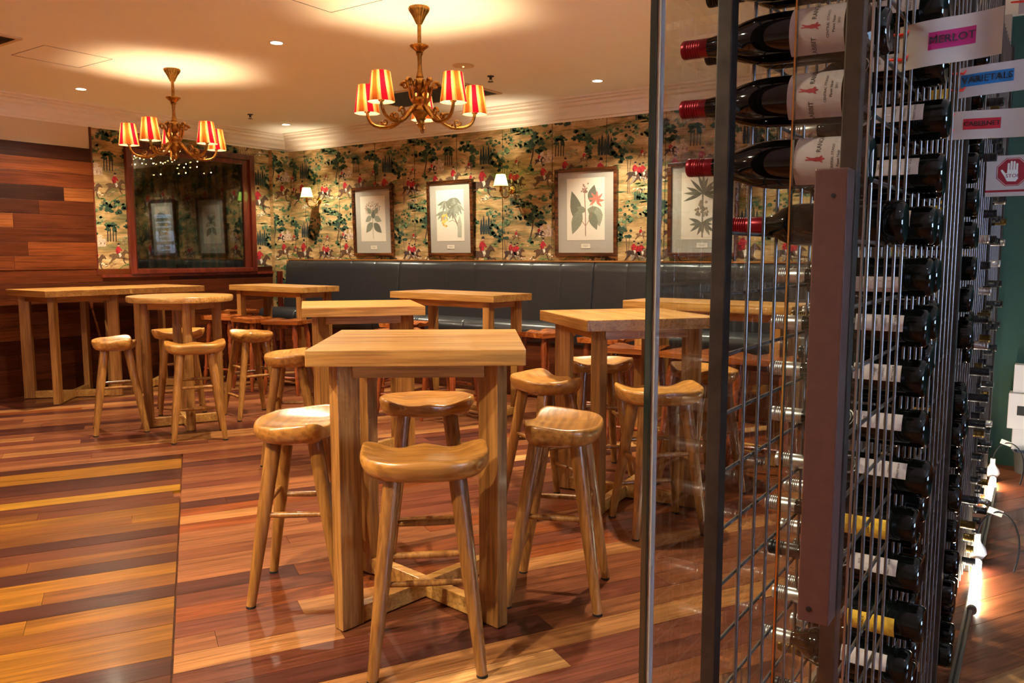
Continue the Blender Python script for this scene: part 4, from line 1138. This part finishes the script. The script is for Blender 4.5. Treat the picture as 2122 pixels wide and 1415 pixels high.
# ------------------------------------------------------------------ glass wine cabinet
XG, XA, XB = -.59, -.46, -.27
def sheet(name, x0, x1, y0, y1, z0, z1, parent, edge_axis):
    m = MB(); m.m = 0
    m.box(x0, x1, y0, y1, z0, z1)
    m.mi = [0] * 6
    # faces: bottom, top, -y, +x, +y, -x
    for i in (0, 1) + ((2, 4) if edge_axis == 'x' else (3, 5)): m.mi[i] = 1
    return m.build(name, [M_GLASS, M_GREENEDGE], parent)
gw = thing('glass_panel', 'tall clear glass pane of the wine cabinet with a dark green edge', 'glass panel', (0, 0, 0))
sheet('pane', XG - .012, XG, 1.285, 5.9, .02, CE - .01, gw, 'x')
MB().box(XG - .0115, XG + .0005, 1.272, 1.2849, .02, CE - .01).build('pane_edge', M_GREENEDGE, gw, bevel=.002)
MB().box(XG + .0005, XG + .007, 1.276, 1.292, .02, CE - .01).build('edge_seal', M_SILIC, gw, bevel=.001)
MB().box(XG - .025, XG + .013, 1.272, 5.9, .0, .0195).build('floor_channel', M_ALU, gw)
MB().box(XG - .025, XG + .013, 1.272, 5.9, CE - .025, CE).build('top_channel', M_ALU, gw)
gd = thing('glass_door', 'narrow glass door leaf carrying the long bronze handle', 'glass door', (0, 0, 0))
sheet('pane', -.345, -.245, 1.215, 1.225, .05, 2.6, gd, 'y')
MB().box(-.3475, -.3451, 1.2155, 1.2245, .05, 2.6).build('edge_reflection_strip', M_BRASSP, gd)  # amber reflection along the glass edge, put in as a thin strip
MB().box(-.2449, -.2425, 1.2155, 1.2245, .05, 2.6).build('edge_strip', M_ALU, gd)
h = MB(); h.box(-.301, -.257, 1.172, 1.2145, .845, 1.497); h.build('handle', M_HANDLE, gd, bevel=.002)
MB().lathe([(0, 0), (.004, 0), (.004, .0012), (0, .0015)], 12, Matrix.Translation((-.285, 1.172, .865)) @ Matrix.Rotation(R(90), 4, 'X')).build('screw', M_BLACK, gd)
MB().lathe([(0, 0), (.003, 0), (.003, .0012), (0, .0015)], 12, Matrix.Translation((-.275, 1.172, 1.46)) @ Matrix.Rotation(R(90), 4, 'X')).build('screw', M_BLACK, gd)

W_V = MB().tube([(0, 0, 0), (0, 0, 1)], .0032, 6).mesh('wire', M_WIRE, 60)
W_H = MB().tube([(0, 0, 0), (0, 1, 0)], .0034, 6).mesh('wire', M_WIRE, 60)
def rack(label, y0, y1, shift, ztop=2.5, step=.078, kz=range(1, 25)):
    t = thing('wine_rack', label, 'wine rack', (0, 0, 0), 0, 'steel wire wine racks')
    for X in (XA, XB):
        X = X + shift
        for y in (y0, y1):
            w = .016 if y == y0 else .026
            MB().box(X - w, X + w * .5, y - .0145, y + .0145, 0, ztop).build('post', M_STEEL, t, bevel=.002)
        n = int((y1 - y0) / step)
        for k in range(1, n + 1):
            y = y0 + .03 + k * step
            if y > y1 - .03: break
            o = ob('wire', W_V, t, (X + .0035, y, .06)); o.scale = (1, 1, ztop - .08)
        for k in kz:
            z = .014 + .1 * k - (.015 if X > -.35 + shift else 0)
            o = ob('wire', W_H, t, (X - .0035, y0 + .0146, z)); o.scale = (1, y1 - y0 - .029, 1)
    for y in (y0, y1):
        for z in (.13, ztop - .02):
            MB().box(XA + shift + .016, XB + shift - .016, y - .012, y + .012, z, z + .03).build('cross_beam', M_ALU, t, bevel=.001)
    return t
rack('steel wire wine rack nearest the camera, holding the red-capped bottles', 1.262, 2.60, 0)
rack('steel wire wine rack behind the nearest one, crowded with dark bottle bases', 2.66, 3.93, -.03)
rack('steel wire wine rack farthest away, beside the green wall', 3.99, 5.26, -.07)
rl = thing('floor_track', 'pale metal track running along the floor beside the racks', 'floor track', (0, 0, 0))
MB().beam((-.20, 1.6, .011), (-.295, 5.4, .011), .026, .022).build('channel', M_ALU, rl, bevel=.002)
MB().beam((-.20, 1.6, .024), (-.295, 5.4, .024), .006, .004).build('groove_lip', M_STEEL, rl)

# ------------------------------------------------------------------ bottles
TOX = Matrix.Rotation(R(-90), 4, 'Y')
BURG = [(0, .006), (.02, .004), (.034, 0), (.0385, .004), (.04, .012), (.04, .145), (.0385, .165), (.034, .187), (.026, .212), (.0195, .232), (.016, .25), (.0148, .262), (.0145, .296), (0, .296)]
BORD = [(0, .006), (.02, .004), (.032, 0), (.0365, .004), (.0378, .012), (.0378, .178), (.036, .192), (.029, .208), (.019, .222), (.0155, .235), (.0145, .25), (.0143, .30), (0, .30)]
def cap_prof(L, n=6):
    p = [(.0146, L - .062), (.0158, L - .0615)]
    for k in range(n): p += [(.0158, L - .03 + k * .0042), (.0151, L - .0285 + k * .0042), (.0158, L - .027 + k * .0042)]
    return p + [(.0158, L + .0015), (.0148, L + .003), (0, L + .003)]
M_WINE = plain('dark_wine_glass', lin(9, 7, 7), .05, spec=.4)
M_WINE2 = plain('green_black_glass', lin(8, 11, 8), .06, spec=.35)
M_CAPR = plain('red_foil', lin(126, 14, 28), .3, metal=.6)
M_CAPK = plain('black_foil', lin(20, 19, 21), .35, metal=.3)
M_CAPS = plain('silver_foil', lin(176, 172, 168), .3, metal=.9)
M_CAPG = plain('gold_black_foil', lin(86, 66, 26), .3, metal=.8)
M_LABEL = plain('label_paper', lin(178, 164, 154), .65)
M_LABELY = plain('yellow_label_paper', lin(222, 176, 50), .6)
def body_me(prof, mat): return MB().lathe(prof, 28, TOX).mesh('bottle_glass', mat, 50)
ME_BURG, ME_BORD = body_me(BURG, M_WINE), body_me(BORD, M_WINE2)
def cap_me(L, mat): return MB().lathe(cap_prof(L), 20, TOX).mesh('cap', mat, 45)
CAPS = {k: (cap_me(.296, m), cap_me(.30, m)) for k, m in dict(r=M_CAPR, k=M_CAPK, s=M_CAPS, g=M_CAPG).items()}
def label_patch(s0, s1, p0, p1, r, mat, name='label', n=14):
    """paper wrapped round the bottle: s along the axis from the base, p angle from the face turned to the aisle"""
    m = MB(); vs = []
    for i in range(n + 1):
        p = p0 + (p1 - p0) * i / n
        for s in (s0, s1): vs.append((-s, -r * math.cos(p), r * math.sin(p)))
    m.add(vs, [(2 * i, 2 * i + 1, 2 * i + 3, 2 * i + 2) for i in range(n)])
    return m.mesh(name, mat, 60)
def wrap_text(lines, r, mat, name='lettering'):
    """lines: (text, size, s position, angle centre) reading upward round the lying bottle"""
    m = MB()
    for body, size, s, pc in lines:
        v, f = text_mesh(body, size)
        m.add([(-(s + y), -r * math.cos(pc + x / r), r * math.sin(pc + x / r)) for x, y, _ in v], f)
    return m.mesh(name, mat)
RABBIT = [(-.5, .05), (-.46, .15), (-.3, .2), (-.36, .33), (-.28, .4), (-.18, .24), (.0, .26), (.1, .18), (.3, .2), (.52, .33), (.56, .24), (.38, .1), (.6, .06), (.58, -.04), (.34, -.02), (.16, -.06), (.02, -.16), (-.2, -.12), (-.3, -.26), (-.4, -.24), (-.3, -.06)]
def wrap_shape(poly, size, s, pc, r, mat, name, sx=1.0):
    m = MB(); m.add([(-(s + x * size * sx), -r * math.cos(pc + y * size / r), r * math.sin(pc + y * size / r)) for x, y in poly], [tuple(range(len(poly)))])
    return m.mesh(name, mat)
LB_R = label_patch(.027, .108, -1.05, 1.25, .0403, M_LABEL)
TX_R = wrap_text([('RABBIT', .0102, .071, -.74), ('RANCH', .0102, .071, .78), ('CENTRAL OTAGO', .0054, .050, .15), ('Pinot Noir', .0060, .0415, .1), ('2021', .0050, .034, .2)], .0406, M_INK)
TX_F = wrap_shape(RABBIT, .017, .074, .06, .0406, M_INKR, 'rabbit_figure', 1.6)
def bottle(kind, cap, x, y, z, label, group, lab=None, flip=False, roll=0, tilt=0):
    t = thing('wine_bottle', label, 'wine bottle', (x, y, z), math.pi if flip else 0, group)
    if roll or tilt: t.rotation_euler = (roll, tilt, math.pi if flip else 0)
    ob('bottle_glass', ME_BURG if kind == 'b' else ME_BORD, t)
    ob('cap', CAPS[cap][0 if kind == 'b' else 1], t)
    if lab == 'rabbit':
        l = ob('label', LB_R, t); ob('lettering', TX_R, l); ob('rabbit_figure', TX_F, l)
    elif lab == 'la':
        l = ob('label', LB_LA, t); ob('lettering', TX_LA, l)
    elif lab == 'emblem':
        l = ob('label', LB_E, t); ob('lettering', TX_E, l); e = ob('emblem', EM_E, t); ob('monogram', EM_T, e)
    elif lab == 'back':
        l = ob('label', LB_B, t); ob('barcode', BC_B, l)
    elif lab == 'yellow':
        l = ob('label', LB_Y, t); ob('lettering', TX_Y, l)
    elif lab == 'cream':
        ob('label', LB_E, t)
    return t
RB = .0378 + .0003
LB_LA = label_patch(.045, .13, -.9, 1.2, RB, M_LABEL); TX_LA = wrap_text([('LA', .02, .10, .0)], RB + .0003, M_INK)
LB_E = label_patch(.040, .128, -.05, .85, RB, M_LABEL)
TX_E = wrap_text([('PINOT NOIR', .0055, .055, .4), ('CENTRAL', .0045, .072, .4), ('OTAGO', .0045, .088, .4), ('2019', .0055, .110, .4)], RB + .0003, M_INK)
EM_E = wrap_shape([(math.cos(6.283 * k / 24) * .5, math.sin(6.283 * k / 24) * .5) for k in range(24)], .042, .150, .4, RB + .0002, plain('emblem_ring', lin(150, 144, 140), .4, metal=.5), 'emblem')
EM_T = wrap_shape([(math.cos(6.283 * k / 24) * .5, math.sin(6.283 * k / 24) * .5) for k in range(24)], .033, .150, .4, RB + .0004, M_CAPK, 'monogram')
LB_B = label_patch(.055, .15, -.75, .15, RB, M_LABEL)
bc = MB()
for k in range(16):
    s = .062 + k * .0018
    if k % 5 != 2: bc.add([(-s, -(RB + .0003) * math.cos(p), (RB + .0003) * math.sin(p)) for p in (-.5, -.05)] + [(-s - .0009, -(RB + .0003) * math.cos(p), (RB + .0003) * math.sin(p)) for p in (-.05, -.5)], [(0, 1, 2, 3)])
for k in range(7):
    s = .10 + k * .006
    bc.add([(-s, -(RB + .0003) * math.cos(p), (RB + .0003) * math.sin(p)) for p in (-.6, .0)] + [(-s - .0014, -(RB + .0003) * math.cos(p), (RB + .0003) * math.sin(p)) for p in (.0, -.6)], [(0, 1, 2, 3)])
BC_B = bc.mesh('barcode', M_INK)
LB_Y = label_patch(.05, .14, -.8, .5, RB, M_LABELY); TX_Y = wrap_text([('ESTATE', .009, .11, -.1), ('SHIRAZ', .007, .085, -.1)], RB + .0003, M_INK)
ORD = ['first', 'second', 'third', 'fourth', 'fifth', 'sixth', 'seventh', 'eighth', 'ninth', 'tenth', 'eleventh', 'twelfth', 'thirteenth', 'fourteenth', 'fifteenth', 'sixteenth', 'seventeenth', 'eighteenth', 'nineteenth', 'twentieth', 'twenty-first']
wz = lambda k: .014 + .1 * k
random.seed(12)
# nearest column: three lettered bottles in view and one at the top edge
for k, lab in ((15, 'lowest red-capped wine bottle with a rabbit label, just above the bronze handle'), (16, 'middle red-capped wine bottle with a rabbit label behind the steel post'), (17, 'uppermost fully seen red-capped wine bottle with a rabbit label'), (18, 'red-capped wine bottle cut off by the top of the picture')):
    bottle('b', 'r', -.262 - (0 if k == 15 else .014), 1.352, wz(k) + .009, lab, 'red-capped bottles in the nearest rack', 'rabbit', tilt=R(1.2), roll=R((3, -4, 2, 0)[k - 15]))
bottle('o', 'k', -.26, 1.43, wz(17) + .019, 'black-capped wine bottle with a pale LA label between the upper red-capped ones', 'black-capped bottles in the nearest rack', 'la', roll=R(6))
bottle('o', 'k', -.26, 1.43, wz(18) + .019, 'black-capped wine bottle at the top edge, behind the highest red-capped bottle', 'black-capped bottles in the nearest rack', 'la')
bottle('o', 'r', -.235, 1.51, wz(14) + .019, 'wine bottle with a dark red capsule peeping out left of the handle top', 'black-capped bottles in the nearest rack', None)
# the full column
labs = ['emblem'] * 12 + ['cream', 'emblem', 'emblem', 'cream']
n = 0
for k in range(20, 4, -1):
    lb = labs[(20 - k) % len(labs)]
    if k == 13: lb = 'back'
    if k in (6, 8): lb = 'yellow'
    cap = 's' if k not in (19, 17, 7) else 'k'
    d = {'emblem': 'cream label and round emblem', 'back': 'barcode label turned outward', 'yellow': 'bright yellow label', 'cream': 'plain cream label'}[lb]
    bottle('o', cap, -.212 + random.uniform(-.012, .012), 1.752, wz(k) + .0205, f'wine bottle with {d}, {ORD[n]} from the top of the full column', 'bottles of the full front column', lb, roll=R(random.uniform(-8, 8)))
    n += 1
# columns behind it
for j, y in enumerate((1.91, 2.07, 2.22, 2.38)):
    for k in range(3, 21):
        if random.random() < .5 and k not in (16, 17, 18):
            lb = random.choice(['yellow', 'cream', None, None, 'back'])
            bottle(random.choice('ob'), random.choice('ksskg'), -.118 * y - random.uniform(0, .012), y, wz(k) + .021, f'dark wine bottle in the nearest rack, {ORD[j]} column behind the full one, {ORD[k - 1]} row up', 'bottles deep in the nearest rack', lb, roll=R(random.uniform(-30, 30)))
for j, y in enumerate((2.74, 2.90, 3.06, 3.22, 3.38)):
    for k in range(1, 21):
        if random.random() < (.8 if j < 2 else .5):
            bottle(random.choice('oob'), random.choice('ksgk'), -.0835 * y - random.uniform(0, .014), y, wz(k) + .021, f'dark wine bottle in the second rack, {ORD[j]} column from the camera, {ORD[k - 1]} row up', 'bottles in the second rack', random.choice([None, 'cream', 'yellow', None]), roll=R(random.uniform(-40, 40)))
for j, y in enumerate((3.50, 3.66, 3.82, 4.08, 4.26, 4.44, 4.62)):
    for k in range(1, 20):
        if random.random() < .62:
            bottle(random.choice('ob'), random.choice('kkskkg'), -.0715 * y - .30 - random.uniform(-.02, .008) if y < 3.9 else -.588 + random.uniform(0, .02), y, wz(k) + .021, f'neck-out wine bottle past the second rack front, {ORD[j]} column back, {ORD[k - 1]} row up', 'bottles in the farthest rack', None, flip=True)

# ------------------------------------------------------------------ hanging cards
def card(label, x0, x1, y, z0, z1, bar, barcol, text, tcol, droop=.0, curl=.012, txt=.02):
    t = thing('hanging_card', label, 'sign', ((x0 + x1) / 2, y, (z0 + z1) / 2), 0, 'paper name cards tied to the racks')
    W, H = x1 - x0, z1 - z0; n = 16
    fy = lambda u: -curl * math.sin(u * 5.5) * (1 - u) ** .5
    fz = lambda u: droop * u
    P = lambda u, v, d=0: ((u - .5) * W, fy(u) - d, (v - .5) * H + fz(u))
    m = MB(); vs = []
    for i in range(n + 1): vs += [P(i / n, 0), P(i / n, 1), P(i / n, 0, -.0008), P(i / n, 1, -.0008)]
    fs = []
    for i in range(n):
        a, b = 4 * i, 4 * i + 4
        fs += [(a, b, b + 1, a + 1), (a + 2, a + 3, b + 3, b + 2), (a, a + 2, b + 2, b), (a + 1, b + 1, b + 3, a + 3)]
    fs += [(0, 1, 3, 2), (4 * n, 4 * n + 2, 4 * n + 3, 4 * n + 1)]
    m.add(vs, fs); c = m.build('card', M_CARD, t, smooth=60)
    if bar:
        u0, u1, v0, v1 = bar; m = MB(); vs = []
        for i in range(13):
            u = u0 + (u1 - u0) * i / 12; vs += [P(u, v0, .0006), P(u, v1, .0006)]
        m.add(vs, [(2 * i, 2 * i + 2, 2 * i + 3, 2 * i + 1) for i in range(12)]); m.build('colour_band', barcol, c)
        v, f = text_mesh(text, txt); uc, vc = (u0 + u1) / 2, (v0 + v1) / 2
        tw = max(p[0] for p in v) - min(p[0] for p in v); k = min(1.0, (u1 - u0) * W * .97 / tw)
        MB().add([P(uc + x * k / W, vc + yy * k / H, .003) for x, yy, _ in v], f).build('lettering', tcol, c)
    for s in (.25, .8):
        m = MB(); p = Vector(P(.03, s)); m.tube([p + Vector((-.022, .0, .004)), p + Vector((-.010, -.004, .002)), p + Vector((.006, -.004, 0)), p + Vector((.012, -.002, .008))], [.0022, .003, .003, .0015], 7)
        m.build('cable_tie', M_TIE, t, smooth=60)
    return t
M_TIE = plain('red_cable_tie', lin(226, 52, 26), .35)
card('white laminated MERLOT card with a magenta band, highest of the rack cards', -.285, -.122, 1.66, 1.712, 1.792, (.30, .75, .34, .72), plain('magenta_band', lin(170, 20, 92), .5), 'MERLOT', M_INK, .012, .010, .026)
card('white laminated VARIETALS card with a blue band, behind the MERLOT card', -.268, -.095, 2.40, 1.777, 1.852, (.03, .70, .35, .75), plain('blue_band', lin(20, 104, 156), .5), 'VARIETALS', M_INK, .008, .004, .028)
card('white laminated CABERNET card with a red band, below the VARIETALS card', -.286, -.115, 2.37, 1.670, 1.740, (.22, .70, .34, .72), plain('red_band', lin(176, 22, 40), .5), 'CABERNET', M_INK, -.004, .004, .018)
card('pale green printed card at the top right corner', -.16, -.03, 2.62, 2.02, 2.14, None, None, '', M_INK, .0, .004)
stp = thing('stop_card', 'white card with a red STOP octagon and raised hand near the green wall', 'sign', (-.205, 3.6, 1.675))
c = MB().box(-.085, .09, 0, .001, -.078, .074).build('card', M_CARD, stp)
oc = MB().add([(.056 * math.cos(R(22.5 + 45 * k)) , -.0008, .012 + .056 * math.sin(R(22.5 + 45 * k))) for k in range(8)], [tuple(range(8))]).build('octagon', M_INKR, c)
w8 = MB(); 
for k in range(8):
    a, b = R(22.5 + 45 * k), R(67.5 + 45 * k)
    w8.add([(r * math.cos(t_), -.0012, .012 + r * math.sin(t_)) for r, t_ in ((.053, a), (.053, b), (.0515, b), (.0515, a))], [(0, 1, 2, 3)])
w8.build('octagon_line', M_PAPER, c)
hd = MB()
hd.add([(x * .001, -.0014, .012 + z * .001) for x, z in ((-16, -34), (-24, -18), (-36, 2), (-38, 8), (-33, 10), (-22, -4), (-17, -4), (-17, 8), (17, 8), (19, -8), (19, -26), (12, -36))], [tuple(range(12))])
for x0, top in ((-16.5, 30), (-7.5, 37), (1.5, 36), (10.5, 28)):
    q = [(x0, 7), (x0 + 7, 7)] + [(x0 + 3.5 + 3.5 * math.cos(R(a)), top + 3.5 * math.sin(R(a))) for a in range(0, 181, 30)]
    hd.add([(x * .001, -.0014, .012 + z * .001) for x, z in q], [tuple(range(len(q)))])
hd.build('hand', M_PAPER, c)
v, f = text_mesh('STOP', .019)
MB().add([(x + .001, -.0018, y - .003) for x, y, _ in v], f).build('lettering', M_INKR, c)
MB().box(-.085, .09, -.0012, -.0005, -.062, -.054).build('red_rule', M_INKR, c)

# ------------------------------------------------------------------ floor lamps of the racks, cables, wall box
M_TUBE = plain('lit_tube', (1, .95, .85, 1), .3, emit=60, ecol=(1, .88, .68, 1))
def tube_light(label, p, q):
    p, q = Vector(p), Vector(q); d = (q - p).normalized()
    t = thing('tube_lamp', label, 'tube lamp', p, 0, 'tube lamps on the floor by the racks')
    MB().tube([d * .02, q - p - d * .03], .017, 14).build('tube', M_TUBE, t, smooth=60)
    for a, b in ((Vector((0, 0, 0)), d * .022), (q - p - d * .032, q - p)): MB().tube([a, b], .018, 14).build('end_cap', M_ALU, t, smooth=50)
    e = q - p
    MB().lathe([(0, 0), (.03, .01), (.042, .03), (.036, .055), (.02, .075), (.014, .09), (.014, .12), (0, .12)], 18, Matrix.Translation(e + Vector((-.01, .04, -.008)))).build('lamp_socket', M_WHITE, t, smooth=50)
    pts = bez(e + Vector((-.01, .04, .112)), e + Vector((.02, .1, .30)), e + Vector((.20, .12, .20)), e + Vector((.14, -.05, -.006)), 16)
    MB().tube(pts, .004, 8).build('cable', M_BLACK, t, smooth=60)
    mm = MB(); c_ = pts[5]; mm.box(-.035, .035, -.001, .001, -.012, .016, Matrix.Translation(c_) @ Matrix.Rotation(R(34), 4, 'Z') @ Matrix.Rotation(R(20), 4, 'Y')); mm.build('cable_tag', M_PAPER, t)
    return t
tube_light('bright tube lamp lying on the floor beside the nearer rack', (-.235, 3.44, .0185), (-.265, 4.04, .0185))
tube_light('smaller-looking bright tube lamp on the floor farther along the racks', (-.30, 5.02, .0185), (-.315, 5.62, .0185))
bx = thing('wall_box', 'white box mounted low on the green wall at the right edge', 'box', (-.12, 6.1, 0))
MB().box(-.14, .3, -.10, 0, .50, .68).build('upper_box', M_WHITE, bx, bevel=.004)
MB().box(-.16, .3, -.12, 0, .27, .498).build('lower_box', M_WHITE, bx, bevel=.004)
mm = MB(); mm.box(-.11, .1, -.1225, -.12, .36, .42); mm.build('dark_window', M_BLACK, bx)
MB().box(-.13, .3, -.09, 0, .13, .268).build('base_box', M_WHITE, bx, bevel=.004)
bk = thing('bucket', 'small grey bucket on the floor by the green wall', 'bucket', (-.16, 5.96, .0))
MB().lathe([(0, 0), (.06, 0), (.075, .13), (.08, .135), (.075, .135), (.057, .006), (0, .006)], 24).build('body', plain('grey_plastic', lin(92, 90, 84), .5), bk, smooth=40)
